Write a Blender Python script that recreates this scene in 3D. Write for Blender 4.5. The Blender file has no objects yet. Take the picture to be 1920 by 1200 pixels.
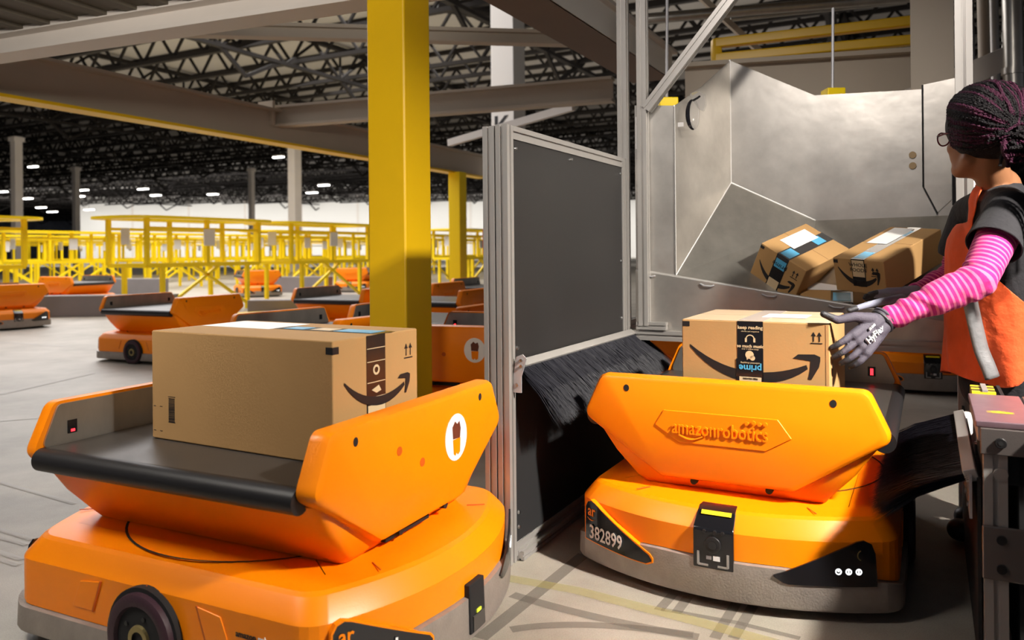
import bpy, bmesh, math, random
from mathutils import Vector, Matrix, Euler
random.seed(7)
C = bpy.context.scene.collection
sc = bpy.context.scene
R = math.radians
FPX, CX, CY, ROLL, CAMH = 1478.0, 960.0, 471.0, 0.009, 1.05

# ------------------------------------------------------------------ camera, world, lights
cd = bpy.data.cameras.new('camera'); cam = bpy.data.objects.new('camera', cd); C.objects.link(cam)
cam.location = (0, 0, CAMH)
cam.rotation_mode = 'QUATERNION'
cam.rotation_quaternion = Euler((R(90), 0, 0)).to_quaternion() @ Euler((0, 0, -ROLL)).to_quaternion()
cd.sensor_width = 36; cd.lens = FPX / 1920 * 36; cd.shift_y = -(600 - CY) / 1920; cd.clip_end = 500; cd.clip_start = .05
cd.dof.use_dof = True; cd.dof.focus_distance = 2.75; cd.dof.aperture_fstop = 3.2
sc.camera = cam
w = bpy.data.worlds.new('hall_air'); sc.world = w; w.use_nodes = True
bg = w.node_tree.nodes['Background']; bg.inputs[0].default_value = (.82, .86, 1, 1); bg.inputs[1].default_value = .13
sc.view_settings.view_transform = 'Standard'; sc.view_settings.look = 'None'
sc.view_settings.gamma = 1; sc.view_settings.use_curve_mapping = False
sc.view_settings.exposure = 0.0

def area(name, loc, target, power, sx, sy, col=(1, .95, .88), spread=180):
    l = bpy.data.lights.new(name, 'AREA'); l.shape = 'RECTANGLE'; l.size = sx; l.size_y = sy; l.energy = power; l.color = col; l.spread = R(spread)
    o = bpy.data.objects.new(name, l); C.objects.link(o); o.location = loc
    o.rotation_mode = 'QUATERNION'; o.rotation_quaternion = (Vector(target) - Vector(loc)).to_track_quat('-Z', 'Y')
    return o
area('work_lamp', (2.75, .2, 3.1), (.75, 2.7, .4), 61, .22, .22, (1, .93, .83), 58)
area('aisle_fill', (-2.6, 1.2, 3.2), (-1.1, 2.2, .4), 18, .8, .8, (1, .93, .84), 62)  # added fill for the front left robot and carton, no fixture there
area('chute_fill', (.25, .9, 3.3), (1.35, 3.9, 1.75), 6.5, .18, .18, (1, .92, .84), 44)  # invented light that brightens the chute sheets
area('camera_side_fill', (-1.0, -.9, 2.2), (-3.2, 8, 3.0), 36, 1.0, .6, (1, .93, .84), 75)  # added flash-like fill from beside the camera for beams and post
area('robot_field_lamp', (-7, 11, 8.0), (-5, 9, 0), 720, 12, 10, (1, .95, .98))
area('rack_field_lamp', (-10, 24, 8.0), (-9, 24, 0), 4600, 22, 16, (1, .97, .95))
area('far_hall_lamp', (-25, 70, 7.6), (-20, 80, 0), 26000, 70, 50, (1, .97, .94))
area('back_wall_fill', (-15, 96, 7.4), (-15, 112, 3), 13000, 110, 5, (1, .98, .94))  # extra light put in to brighten the white back wall
area('roof_bounce_fill', (-8, 34, 2.2), (-8, 36, 9), 3200, 40, 30, (1, .92, .84))  # upward light added in place of glow bounced off the floor

# ------------------------------------------------------------------ helpers
def W(px, py, Y):
    """pixel of the 1920x1200 frame at distance Y ahead of the camera -> world point"""
    u, v = px - CX, py - CY; c, s = math.cos(ROLL), math.sin(ROLL)
    x, y = u * c - v * s, u * s + v * c
    return Vector((x / FPX * Y, Y, CAMH - y / FPX * Y))
def WZ(px, py, z):
    u, v = px - CX, py - CY; c, s = math.cos(ROLL), math.sin(ROLL)
    y = u * s + v * c
    return W(px, py, (CAMH - z) * FPX / y)
SO = Vector((.886, 2.88, 0)); SA = R(-27.87)
SU = Vector((math.cos(SA), math.sin(SA), 0)); SV = Vector((-math.sin(SA), math.cos(SA), 0))
def S(u, v, z=0): return SO + SU * u + SV * v + Vector((0, 0, z))

def tag(o, label=None, cat=None, group=None, kind=None):
    if label: o['label'] = label
    if cat: o['category'] = cat
    if group: o['group'] = group
    if kind: o['kind'] = kind
    return o
def empty(name, loc=(0, 0, 0), rz=0):
    o = bpy.data.objects.new(name, None); C.objects.link(o); o.location = loc; o.rotation_euler = (0, 0, rz); o.empty_display_size = .1
    return o
def copy_tree(o, parent=None):
    c = o.copy(); C.objects.link(c)
    if parent: c.parent = parent
    for ch in list(o.children): copy_tree(ch, c)
    return c
class MB:
    def __init__(s): s.v = []; s.f = []; s.m = []
    def add(s, vs, fs, mi=0):
        n = len(s.v); s.v += [tuple(p) for p in vs]; s.f += [tuple(i + n for i in f) for f in fs]; s.m += [mi] * len(fs)
        return s
    def box(s, a, b, mi=0):
        x0, y0, z0 = a; x1, y1, z1 = b
        return s.add([(x0,y0,z0),(x1,y0,z0),(x1,y1,z0),(x0,y1,z0),(x0,y0,z1),(x1,y0,z1),(x1,y1,z1),(x0,y1,z1)],
                     [(0,3,2,1),(4,5,6,7),(0,1,5,4),(1,2,6,5),(2,3,7,6),(3,0,4,7)], mi)
    def bar(s, p, q, w_, h_=None, mi=0, up=(0, 0, 1)):
        p = Vector(p); q = Vector(q); d = (q - p).normalized(); up = Vector(up)
        if abs(d.dot(up)) > .98: up = Vector((1, 0, 0))
        sx = d.cross(up).normalized() * w_ / 2; sy = sx.cross(d).normalized() * (h_ or w_) / 2
        vs = [p-sx-sy, p+sx-sy, p+sx+sy, p-sx+sy, q-sx-sy, q+sx-sy, q+sx+sy, q-sx+sy]
        return s.add(vs, [(0,3,2,1),(4,5,6,7),(0,1,5,4),(1,2,6,5),(2,3,7,6),(3,0,4,7)], mi)
    def cyl(s, p, q, r, n=16, r2=None, mi=0, cap=True):
        p = Vector(p); q = Vector(q); d = (q - p).normalized(); a = d.orthogonal().normalized(); b = d.cross(a); r2 = r if r2 is None else r2
        vs = []
        for k in range(n):
            t = 2 * math.pi * k / n; e = a * math.cos(t) + b * math.sin(t); vs += [p + e * r, q + e * r2]
        fs = [(2*k, 2*((k+1) % n), 2*((k+1) % n)+1, 2*k+1) for k in range(n)]
        if cap: fs += [tuple(2*k for k in range(n))[::-1], tuple(2*k+1 for k in range(n))]
        return s.add(vs, fs, mi)
    def tube(s, pts, rad, n=8, mi=0, cap=True):
        pts = [Vector(p) for p in pts]; m = len(pts)
        rr = rad if isinstance(rad, (list, tuple)) else [rad] * m
        a = None; vs = []
        for i, p in enumerate(pts):
            d = (pts[min(i+1, m-1)] - pts[max(i-1, 0)]).normalized()
            a = d.orthogonal().normalized() if a is None else (a - d * a.dot(d)).normalized()
            b = d.cross(a)
            for k in range(n):
                t = 2 * math.pi * k / n; vs.append(p + (a * math.cos(t) + b * math.sin(t)) * rr[i])
        fs = [(i*n+k, i*n+(k+1) % n, (i+1)*n+(k+1) % n, (i+1)*n+k) for i in range(m-1) for k in range(n)]
        if cap: fs += [tuple(range(n))[::-1], tuple((m-1)*n+k for k in range(n))]
        return s.add(vs, fs, mi)
    def prism(s, pts, off, mi=0):
        """closed 3D polygon extruded by vector off"""
        pts = [Vector(p) for p in pts]; n = len(pts); off = Vector(off)
        vs = pts + [p + off for p in pts]
        return s.add(vs, [tuple(range(n))[::-1], tuple(range(n, 2*n))] + [(i, (i+1) % n, n+(i+1) % n, n+i) for i in range(n)], mi)
    def loft(s, loops, cap0=True, cap1=True, mi=0):
        n = len(loops[0]); vs = [p for l in loops for p in l]
        fs = [(j*n+i, j*n+(i+1) % n, (j+1)*n+(i+1) % n, (j+1)*n+i) for j in range(len(loops)-1) for i in range(n)]
        if cap0: fs.append(tuple(range(n))[::-1])
        if cap1: fs.append(tuple((len(loops)-1)*n+i for i in range(n)))
        return s.add(vs, fs, mi)
    def build(s, name, mats, parent=None, smooth=False, bevel=0, seg=2, angle=35, fix=True):
        me = bpy.data.meshes.new(name); me.from_pydata(s.v, [], s.f)
        if not isinstance(mats, (list, tuple)): mats = [mats]
        for m in mats: me.materials.append(m)
        if len(mats) > 1: me.polygons.foreach_set('material_index', s.m)
        if fix:
            bm = bmesh.new(); bm.from_mesh(me); bmesh.ops.recalc_face_normals(bm, faces=bm.faces); bm.to_mesh(me); bm.free()
        o = bpy.data.objects.new(name, me); C.objects.link(o)
        if parent: o.parent = parent
        if bevel:
            b = o.modifiers.new('edge', 'BEVEL'); b.width = bevel; b.segments = seg; b.limit_method = 'ANGLE'; b.angle_limit = R(angle)
        if smooth or bevel:
            me.polygons.foreach_set('use_smooth', [True] * len(me.polygons))
            me.set_sharp_from_angle(angle=R(40)) if not bevel else None
            if bevel:
                wn = o.modifiers.new('norm', 'WEIGHTED_NORMAL'); wn.keep_sharp = False
        return o
def round_poly(pts, r, n=5):
    out = []; m = len(pts); rs = r if isinstance(r, (list, tuple)) else [r] * m
    for i in range(m):
        p = Vector(pts[i]); a = Vector(pts[i-1]) - p; b = Vector(pts[(i+1) % m]) - p
        la, lb = a.length, b.length; a.normalize(); b.normalize(); ang = a.angle(b)
        d = min(rs[i] / math.tan(ang / 2), la * .45, lb * .45)
        p0 = p + a * d; p1 = p + b * d
        for k in range(n + 1):
            t = k / n; out.append(((1-t)**2 * p0 + 2*t*(1-t) * p + t*t * p1)[:])
    return out
def frame(o, right, up):
    """matrix whose XY plane is a face: origin, right and up vectors"""
    x = Vector(right).normalized(); z = x.cross(Vector(up)).normalized(); y = z.cross(x)
    M = Matrix((x, y, z)).transposed().to_4x4(); M.translation = Vector(o); return M
def flat(name, polys, mat_, parent, M, t=.0006, lift=.0004):
    mb = MB()
    for pl in polys: mb.prism([(p[0], p[1], lift) for p in pl], (0, 0, t))
    o = mb.build(name, mat_, parent); o.matrix_basis = rel(parent, M); return o
def rel(parent, M):
    """M is given in the thing's space; return it in the parent part's space"""
    acc = Matrix.Identity(4); p = parent
    while p is not None and p.parent is not None: acc = p.matrix_basis @ acc; p = p.parent
    return acc.inverted() @ M
def rect(x0, y0, x1, y1): return [(x0, y0), (x1, y0), (x1, y1), (x0, y1)]
def circ(x, y, r, n=20, ry=None): return [(x + r*math.cos(2*math.pi*k/n), y + (ry or r)*math.sin(2*math.pi*k/n)) for k in range(n)]
def ring_quads(x, y, r0, r1, n=24, a0=0, a1=360):
    out = []
    for k in range(n):
        t0 = R(a0 + (a1-a0)*k/n); t1 = R(a0 + (a1-a0)*(k+1)/n)
        out.append([(x+r0*math.cos(t0), y+r0*math.sin(t0)), (x+r1*math.cos(t0), y+r1*math.sin(t0)), (x+r1*math.cos(t1), y+r1*math.sin(t1)), (x+r0*math.cos(t1), y+r0*math.sin(t1))])
    return out
def words(name, s, size, mat_, parent, M, depth=.0004, weight=0, squeeze=1, center=True, lift=.0012, res=2):
    cu = bpy.data.curves.new(name, 'FONT'); cu.body = s; cu.size = size; cu.extrude = depth; cu.offset = weight; cu.resolution_u = res
    cu.align_x = 'CENTER' if center else 'LEFT'; cu.align_y = 'CENTER'
    t = bpy.data.objects.new('tmp_words', cu); C.objects.link(t)
    dg = bpy.context.evaluated_depsgraph_get(); me = bpy.data.meshes.new_from_object(t.evaluated_get(dg)); bpy.data.objects.remove(t)
    me.name = name; me.materials.clear(); me.materials.append(mat_)
    o = bpy.data.objects.new(name, me); C.objects.link(o); o.parent = parent
    o.matrix_basis = rel(parent, M) @ Matrix.Translation((0, 0, lift)) @ Matrix.Diagonal((squeeze, 1, 1, 1)); return o

# ------------------------------------------------------------------ materials
def mat(name, col, rough=.5, metal=0, bump=0, bscale=60, var=0, vscale=8, emit=0, spec=.5, coat=0, alpha=1, stretch=None, trans=0, sheen=0):
    m = bpy.data.materials.new(name); m.use_nodes = True; nt = m.node_tree; b = nt.nodes['Principled BSDF']
    b.inputs['Base Color'].default_value = (*col, 1); b.inputs['Roughness'].default_value = rough; b.inputs['Metallic'].default_value = metal
    b.inputs['Specular IOR Level'].default_value = spec; b.inputs['Coat Weight'].default_value = coat; b.inputs['Alpha'].default_value = alpha
    b.inputs['Transmission Weight'].default_value = trans; b.inputs['Sheen Weight'].default_value = sheen
    if emit: b.inputs['Emission Color'].default_value = (*col, 1); b.inputs['Emission Strength'].default_value = emit
    if var or bump:
        tc = nt.nodes.new('ShaderNodeTexCoord'); src = tc.outputs['Object']
        if stretch:
            mp = nt.nodes.new('ShaderNodeMapping'); mp.inputs['Scale'].default_value = stretch; nt.links.new(src, mp.inputs[0]); src = mp.outputs[0]
    if var:
        n = nt.nodes.new('ShaderNodeTexNoise'); n.inputs['Scale'].default_value = vscale; n.inputs['Detail'].default_value = 6; n.inputs['Roughness'].default_value = .6; nt.links.new(src, n.inputs['Vector'])
        r = nt.nodes.new('ShaderNodeValToRGB'); r.color_ramp.elements[0].position = .3; r.color_ramp.elements[1].position = .7
        r.color_ramp.elements[0].color = (*[max(0, c*(1-var)) for c in col], 1); r.color_ramp.elements[1].color = (*[min(1, c*(1+var*.6)) for c in col], 1)
        nt.links.new(n.outputs[0], r.inputs[0]); nt.links.new(r.outputs[0], b.inputs['Base Color'])
    if bump:
        n = nt.nodes.new('ShaderNodeTexNoise'); n.inputs['Scale'].default_value = bscale; n.inputs['Detail'].default_value = 4; nt.links.new(src, n.inputs['Vector'])
        k = nt.nodes.new('ShaderNodeBump'); k.inputs['Strength'].default_value = bump; k.inputs['Distance'].default_value = .01
        nt.links.new(n.outputs[0], k.inputs['Height']); nt.links.new(k.outputs[0], b.inputs['Normal'])
    return m
M = {}
M['orange'] = mat('orange_plastic', (1, .255, .0), .36, bump=.03, bscale=260, spec=.45, var=.06, vscale=3)
M['orange_dark'] = mat('orange_recess_shade', (.55, .09, .004), .5)  # darker orange paints the shade inside seams, grooves and holes
M['bumper'] = mat('bumper_grey', (.33, .29, .26), .42, .35, bump=.15, bscale=180, var=.15, vscale=14)
M['black'] = mat('black_rubber', (.012, .011, .012), .42, spec=.5)
M['matte_black'] = mat('matte_black', (.006, .006, .007), .8)
M['gloss_black'] = mat('gloss_black', (.008, .008, .01), .12, spec=.6)
M['belt'] = mat('belt_rubber', (.045, .04, .037), .36, bump=.06, bscale=400, var=.2, vscale=5)
M['galv'] = mat('galvanised_sheet', (.46, .44, .40), .33, .85, bump=.05, bscale=9, var=.2, vscale=7, stretch=(1, 1, .5))
M['chute'] = mat('chute_sheet', (.58, .55, .51), .34, .8, bump=.3, bscale=4, var=.26, vscale=3.2)
M['alu'] = mat('anodised_aluminium', (.46, .44, .42), .48, .6, var=.06, vscale=4)
M['alu_slot'] = mat('dark_metal', (.10, .095, .09), .5, .6)  # even dark metal for the port tray, a joint and rivets
M['board'] = mat('black_board', (.020, .019, .019), .38, bump=.25, bscale=520, var=.12, vscale=3, spec=.5)
M['bristle'] = mat('black_bristle', (.006, .006, .012), .5, spec=.25)
M['card'] = mat('cardboard', (.42, .245, .098), .72, bump=.035, bscale=130, var=.06, vscale=2.5, spec=.25)
M['tape_sheen'] = mat('painted_tape_sheen', (.62, .52, .46), .2)  # near-white colour paints the sheen on the top tape
M['card_top'] = mat('painted_cardboard_sheen', (.60, .44, .28), .35, var=.05, vscale=3)  # lighter cardboard colour paints the gloss on a carton top
M['card_edge'] = mat('cardboard_edge', (.30, .17, .07), .8)
M['ink'] = mat('black_ink', (.010, .009, .010), .5)
M['tape'] = mat('black_tape', (.010, .010, .012), .2, spec=.6)
M['blue'] = mat('light_blue_ink', (.08, .38, .62), .3)
M['white'] = mat('white_print', (.85, .85, .85), .4)
M['paper'] = mat('white_label', (.78, .77, .76), .45)
M['tan'] = mat('tan_label', (.62, .47, .28), .5)
M['yellow'] = mat('yellow_paint', (.83, .50, .004), .38, var=.05, vscale=2)
M['yellow2'] = mat('bright_yellow_paint', (1, .72, .0), .45)
M['stickyel'] = mat('yellow_sticker', (.9, .7, .02), .4)
M['beam'] = mat('taupe_steel_paint', (.50, .43, .34), .55, var=.06, vscale=1.5)
M['beam_w'] = mat('white_steel_paint', (.74, .68, .62), .5, var=.05, vscale=2)
M['beam_under'] = mat('beam_underside_reflection', (.20, .135, .10), .6, var=.1, vscale=2)  # brown stands in for orange light reflected onto the beam underside
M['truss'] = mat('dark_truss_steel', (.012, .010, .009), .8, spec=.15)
M['deck'] = mat('roof_deck', (.25, .235, .22), .7, var=.1, vscale=.3)
M['mezz'] = mat('mezzanine_deck', (.14, .12, .09), .7, .2, var=.15, vscale=.8)
M['wallw'] = mat('white_wall_panel', (.80, .78, .74), .7)
M['walld'] = mat('grey_wall_panel', (.36, .38, .46), .7, var=.4, vscale=.4)
M['curb'] = mat('grey_curb_steel', (.22, .20, .20), .6, var=.1, vscale=2)
M['lamp'] = mat('lamp_glow', (1, .98, .95), .5, emit=14)
M['redled'] = mat('red_led', (1, .02, .03), .5, emit=4)
M['whiteled'] = mat('white_led', (1, 1, 1), .5, emit=2.2)
M['red'] = mat('red_paint', (.55, .01, .015), .35)
M['purple_rubber'] = mat('dark_plum_rubber', (.035, .012, .02), .5, bump=.1, bscale=200)
M['hub'] = mat('brass_hub', (.30, .24, .10), .4, .6)
M['screw'] = mat('steel_screw', (.45, .45, .45), .3, 1)
M['zinc'] = mat('zinc_bracket', (.40, .40, .42), .5, .4, bump=.05, bscale=30)
M['guard'] = mat('guard_steel', (.22, .19, .18), .4, .7, bump=.06, bscale=300)
M['skin'] = mat('brown_skin', (.30, .135, .065), .42, bump=.06, bscale=300, spec=.4)
M['tee'] = mat('charcoal_tee', (.017, .016, .020), .9, bump=.4, bscale=45, var=.2, vscale=25, sheen=.03)
M['vest'] = mat('orange_vest_mesh', (.95, .12, .022), .8, bump=.5, bscale=28, var=.1, vscale=12, sheen=.1)
M['reflect'] = mat('silver_reflective', (.24, .24, .25), .45, .3, bump=.2, bscale=40)
M['lime'] = mat('lime_edge', (.70, .85, .05), .6)
M['glove'] = mat('grey_knit_glove', (.062, .053, .076), .65, bump=.35, bscale=420, var=.1, vscale=30)
M['glove_tip'] = mat('dark_glove_coating', (.024, .023, .028), .5, bump=.3, bscale=200)
M['glove_in'] = mat('pale_glove_knit', (.26, .27, .36), .7, bump=.3, bscale=400)
M['pants'] = mat('black_trousers', (.012, .012, .016), .85, bump=.3, bscale=40)
M['braid'] = mat('black_braid', (.005, .0035, .005), .5, bump=.8, bscale=260, spec=.22)
M['braid2'] = mat('plum_braid', (.045, .006, .024), .5, bump=.8, bscale=260, spec=.22)
M['glassframe'] = mat('burgundy_frame', (.10, .01, .02), .25)
M['glass'] = mat('clear_lens', (.9, .9, .9), .05, trans=1, alpha=.35)
M['clearbag'] = mat('clear_plastic', (.8, .8, .8), .15, trans=.9, alpha=.3)
M['eye'] = mat('eye_white', (.7, .68, .65), .2)
# striped sleeve: bands run along the UV-free "arm" attribute stored in a vertex attribute
def stripe_mat():
    m = bpy.data.materials.new('pink_striped_jersey'); m.use_nodes = True; nt = m.node_tree; b = nt.nodes['Principled BSDF']
    at = nt.nodes.new('ShaderNodeAttribute'); at.attribute_name = 'armlen'
    mu = nt.nodes.new('ShaderNodeMath'); mu.operation = 'MULTIPLY'; mu.inputs[1].default_value = 2 * math.pi / .0165
    si = nt.nodes.new('ShaderNodeMath'); si.operation = 'SINE'
    r = nt.nodes.new('ShaderNodeValToRGB'); r.color_ramp.elements[0].position = .60; r.color_ramp.elements[1].position = .74
    r.color_ramp.elements[0].color = (.42, .006, .155, 1); r.color_ramp.elements[1].color = (.68, .14, .28, 1)
    mr = nt.nodes.new('ShaderNodeMapRange'); mr.inputs[1].default_value = -1
    nt.links.new(at.outputs['Fac'], mu.inputs[0]); nt.links.new(mu.outputs[0], si.inputs[0]); nt.links.new(si.outputs[0], mr.inputs[0]); nt.links.new(mr.outputs[0], r.inputs[0]); nt.links.new(r.outputs[0], b.inputs['Base Color'])
    b.inputs['Roughness'].default_value = .85; b.inputs['Sheen Weight'].default_value = .05
    n = nt.nodes.new('ShaderNodeTexNoise'); n.inputs['Scale'].default_value = 35; k = nt.nodes.new('ShaderNodeBump'); k.inputs['Strength'].default_value = .35; k.inputs['Distance'].default_value = .01
    tc = nt.nodes.new('ShaderNodeTexCoord'); nt.links.new(tc.outputs['Object'], n.inputs['Vector']); nt.links.new(n.outputs[0], k.inputs['Height']); nt.links.new(k.outputs[0], b.inputs['Normal'])
    return m
M['stripe'] = stripe_mat()
def floor_mat():
    m = bpy.data.materials.new('worn_concrete'); m.use_nodes = True; nt = m.node_tree; b = nt.nodes['Principled BSDF']; L = nt.links.new
    tc = nt.nodes.new('ShaderNodeTexCoord')
    n1 = nt.nodes.new('ShaderNodeTexNoise'); n1.inputs['Scale'].default_value = 1.3; n1.inputs['Detail'].default_value = 8; n1.inputs['Roughness'].default_value = .65
    n2 = nt.nodes.new('ShaderNodeTexNoise'); n2.inputs['Scale'].default_value = 260; n2.inputs['Detail'].default_value = 2
    L(tc.outputs['Object'], n1.inputs[0]); L(tc.outputs['Object'], n2.inputs[0])
    r = nt.nodes.new('ShaderNodeValToRGB'); r.color_ramp.elements[0].position = .32; r.color_ramp.elements[0].color = (.25, .225, .185, 1); r.color_ramp.elements[1].position = .66; r.color_ramp.elements[1].color = (.42, .385, .33, 1)
    L(n1.outputs[0], r.inputs[0])
    r2 = nt.nodes.new('ShaderNodeValToRGB'); r2.color_ramp.elements[0].position = .3; r2.color_ramp.elements[0].color = (.68, .68, .68, 1); r2.color_ramp.elements[1].position = .6; r2.color_ramp.elements[1].color = (1, 1, 1, 1); L(n2.outputs[0], r2.inputs[0])
    mx = nt.nodes.new('ShaderNodeMixRGB'); mx.blend_type = 'MULTIPLY'; mx.inputs[0].default_value = .6; L(r.outputs[0], mx.inputs[1]); L(r2.outputs[0], mx.inputs[2]); L(mx.outputs[0], b.inputs['Base Color'])
    b.inputs['Roughness'].default_value = .5
    k = nt.nodes.new('ShaderNodeBump'); k.inputs['Strength'].default_value = .15; k.inputs['Distance'].default_value = .003; L(n2.outputs[0], k.inputs['Height']); L(k.outputs[0], b.inputs['Normal'])
    return m
M['floor'] = floor_mat()
M['skid'] = mat('rubber_skid', (.16, .14, .12), .6, alpha=.42)
M['line'] = mat('faded_yellow_line', (.45, .38, .12), .6, alpha=.34)
M['wline'] = mat('pale_floor_line', (.62, .59, .55), .6, alpha=.6)

# ------------------------------------------------------------------ the hall
fl = MB().add([(-220, -12, 0), (120, -12, 0), (120, 260, 0), (-220, 260, 0)], [(0, 1, 2, 3)]).build('floor', M['floor']); tag(fl, kind='structure')
def strip(name, pts, wd, m, z=.0012):
    pts = [Vector(p) for p in pts]; vs = []; fs = []
    for i, p in enumerate(pts):
        d = (pts[min(i+1, len(pts)-1)] - pts[max(i-1, 0)]); d.z = 0; d.normalize(); n = Vector((-d.y, d.x, 0)) * wd / 2
        vs += [(*(p + n).xy, z), (*(p - n).xy, z)]
    fs = [(2*i, 2*i+1, 2*i+3, 2*i+2) for i in range(len(pts)-1)]
    o = MB().add(vs, fs).build(name, m, fl); return o
def fpts(*pp): return [WZ(a, b, 0) for a, b in pp]
def curve3(pp, n=14):
    a, b, c = [Vector(p) for p in pp]; return [(1-t)**2*a + 2*t*(1-t)*b + t*t*c for t in [k/n for k in range(n+1)]]
strip('tyre_mark', fpts((1095, 1040), (1010, 1110), (900, 1198)), .045, M['skid'])
strip('tyre_mark', fpts((1262, 1115), (1235, 1145)), .03, M['skid'], .0014)
strip('tyre_mark', fpts((1290, 1120), (1268, 1150)), .03, M['skid'], .0013)
strip('tyre_mark', fpts((1240, 1143), (1380, 1168), (1500, 1198)), .022, M['skid'], .0016)
strip('tyre_mark', fpts((1380, 1133), (1340, 1198)), .03, M['skid'], .0018)
strip('tyre_mark', fpts((1412, 1137), (1375, 1198)), .03, M['skid'], .002)
strip('tyre_mark', curve3(fpts((960, 1116), (1120, 1165), (1310, 1196))), .04, M['skid'], .0022)
strip('tyre_mark', curve3(fpts((958, 1182), (1080, 1160), (1300, 1192))), .035, M['skid'], .0024)
strip('floor_line', fpts((950, 1085), (1080, 1108), (1300, 1165), (1480, 1215)), .05, M['line'], .0026)
for a, b in (((-20, 988), (60, 1012)), ((-20, 1003), (50, 1022)), ((-20, 1030), (40, 1050)), ((-20, 1045), (35, 1060)), ((0, 905), (140, 945))):
    strip('floor_line', fpts(a, b), .025, M['wline'], .0028)
for a, b, wd in (((280, 768), (0, 790), .03), ((175, 700), (0, 740), .06), ((120, 650), (0, 642), .05)):
    strip('floor_line', fpts(a, b), wd, M['wline'], .003)

ceil = MB().box((-230, -4, 9.3), (120, 260, 9.5)).build('ceiling', M['deck']); tag(ceil, kind='structure')
# joists run along SU, girders along SV
jm = MB(); Lj = 190
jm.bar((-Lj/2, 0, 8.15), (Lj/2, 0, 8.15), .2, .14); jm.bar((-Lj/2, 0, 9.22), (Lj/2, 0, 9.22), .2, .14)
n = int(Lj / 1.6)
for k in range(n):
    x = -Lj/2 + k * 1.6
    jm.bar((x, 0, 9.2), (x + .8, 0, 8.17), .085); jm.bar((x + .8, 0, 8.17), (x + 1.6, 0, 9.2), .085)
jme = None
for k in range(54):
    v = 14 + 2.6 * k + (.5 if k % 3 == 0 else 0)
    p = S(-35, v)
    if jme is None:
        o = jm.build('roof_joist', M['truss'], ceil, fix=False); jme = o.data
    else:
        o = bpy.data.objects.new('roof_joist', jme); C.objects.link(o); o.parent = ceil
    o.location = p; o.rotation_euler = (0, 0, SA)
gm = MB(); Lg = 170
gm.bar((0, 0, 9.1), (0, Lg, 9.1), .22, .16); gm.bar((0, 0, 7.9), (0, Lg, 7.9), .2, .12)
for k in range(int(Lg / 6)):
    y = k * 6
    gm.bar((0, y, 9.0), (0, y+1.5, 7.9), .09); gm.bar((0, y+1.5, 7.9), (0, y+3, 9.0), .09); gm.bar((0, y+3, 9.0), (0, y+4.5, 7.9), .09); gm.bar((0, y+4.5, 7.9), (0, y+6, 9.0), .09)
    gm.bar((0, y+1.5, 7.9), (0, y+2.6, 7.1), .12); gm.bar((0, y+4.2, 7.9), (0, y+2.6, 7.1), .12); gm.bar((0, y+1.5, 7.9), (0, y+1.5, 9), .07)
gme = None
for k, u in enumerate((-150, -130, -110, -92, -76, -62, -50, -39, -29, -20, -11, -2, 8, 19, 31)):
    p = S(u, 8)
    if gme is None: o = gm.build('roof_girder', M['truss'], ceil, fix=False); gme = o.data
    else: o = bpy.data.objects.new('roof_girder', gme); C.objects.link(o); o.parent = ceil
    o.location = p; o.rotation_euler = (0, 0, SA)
# long pipes below the joists
for (a, b, Y1, Y2) in (((820, 8), (1190, 70), 24, 26), ((0, 205), (640, 262), 45, 50)):
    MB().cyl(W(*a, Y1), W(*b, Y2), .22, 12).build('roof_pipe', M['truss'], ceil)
wf = MB().box((-62, 112, 0), (60, 112.4, 9.3)).build('wall_back', M['wallw']); tag(wf, kind='structure')
for x in range(-62, 60, 8): MB().box((x, 111.9, 0), (x + .25, 112, 9.3)).build('wall_seam', M['beam_w'], wf)
wd = MB().box((-230, 190, 0), (-50, 190.4, 9.3)).build('wall_far', M['walld']); tag(wd, kind='structure')
# far building columns
for i, (px, y0, Y, wdt) in enumerate(((32, 270, 46, .62), (143, 320, 62, .55), (472, 320, 64, .5), (553, 280, 44, .72), (1062, 330, 50, .6))):
    p = W(px, 400, Y); o = empty('building_column', (p.x, p.y, 0), SA)
    MB().box((-wdt*.36, -wdt*.36, 0), (wdt*.36, wdt*.36, 8.0)).build('shaft', M['beam_w'], o)
    MB().box((-wdt*.5, -wdt*.5, 7.7), (wdt*.5, wdt*.5, 7.95)).build('cap_plate', M['beam_w'], o)
    tag(o, ['pale far column at the left edge of the hall', 'thin pale column before the dark far wall', 'thin pale column standing before the white back wall',
            'thicker pale column left of the big yellow post', 'pale column hidden behind the black partition'][i], 'column', kind='thing')
p = W(954, 300, 15); o = empty('white_column', (p.x, p.y, 0), SA)
MB().box((-.24, -.24, 0), (.24, .24, 8.6)).build('shaft', M['wallw'], o, bevel=.01)
words('letter', 'K', .55, M['ink'], o, frame((-.02, -.242, 3.38), (1, 0, 0), (0, 0, 1)), depth=.001, weight=.006)
MB().box((-.3, -.3, 0), (.3, .3, .03)).build('base_plate', M['wallw'], o)
tag(o, 'white square column with a black letter K rising behind the black partition', 'column')
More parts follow.
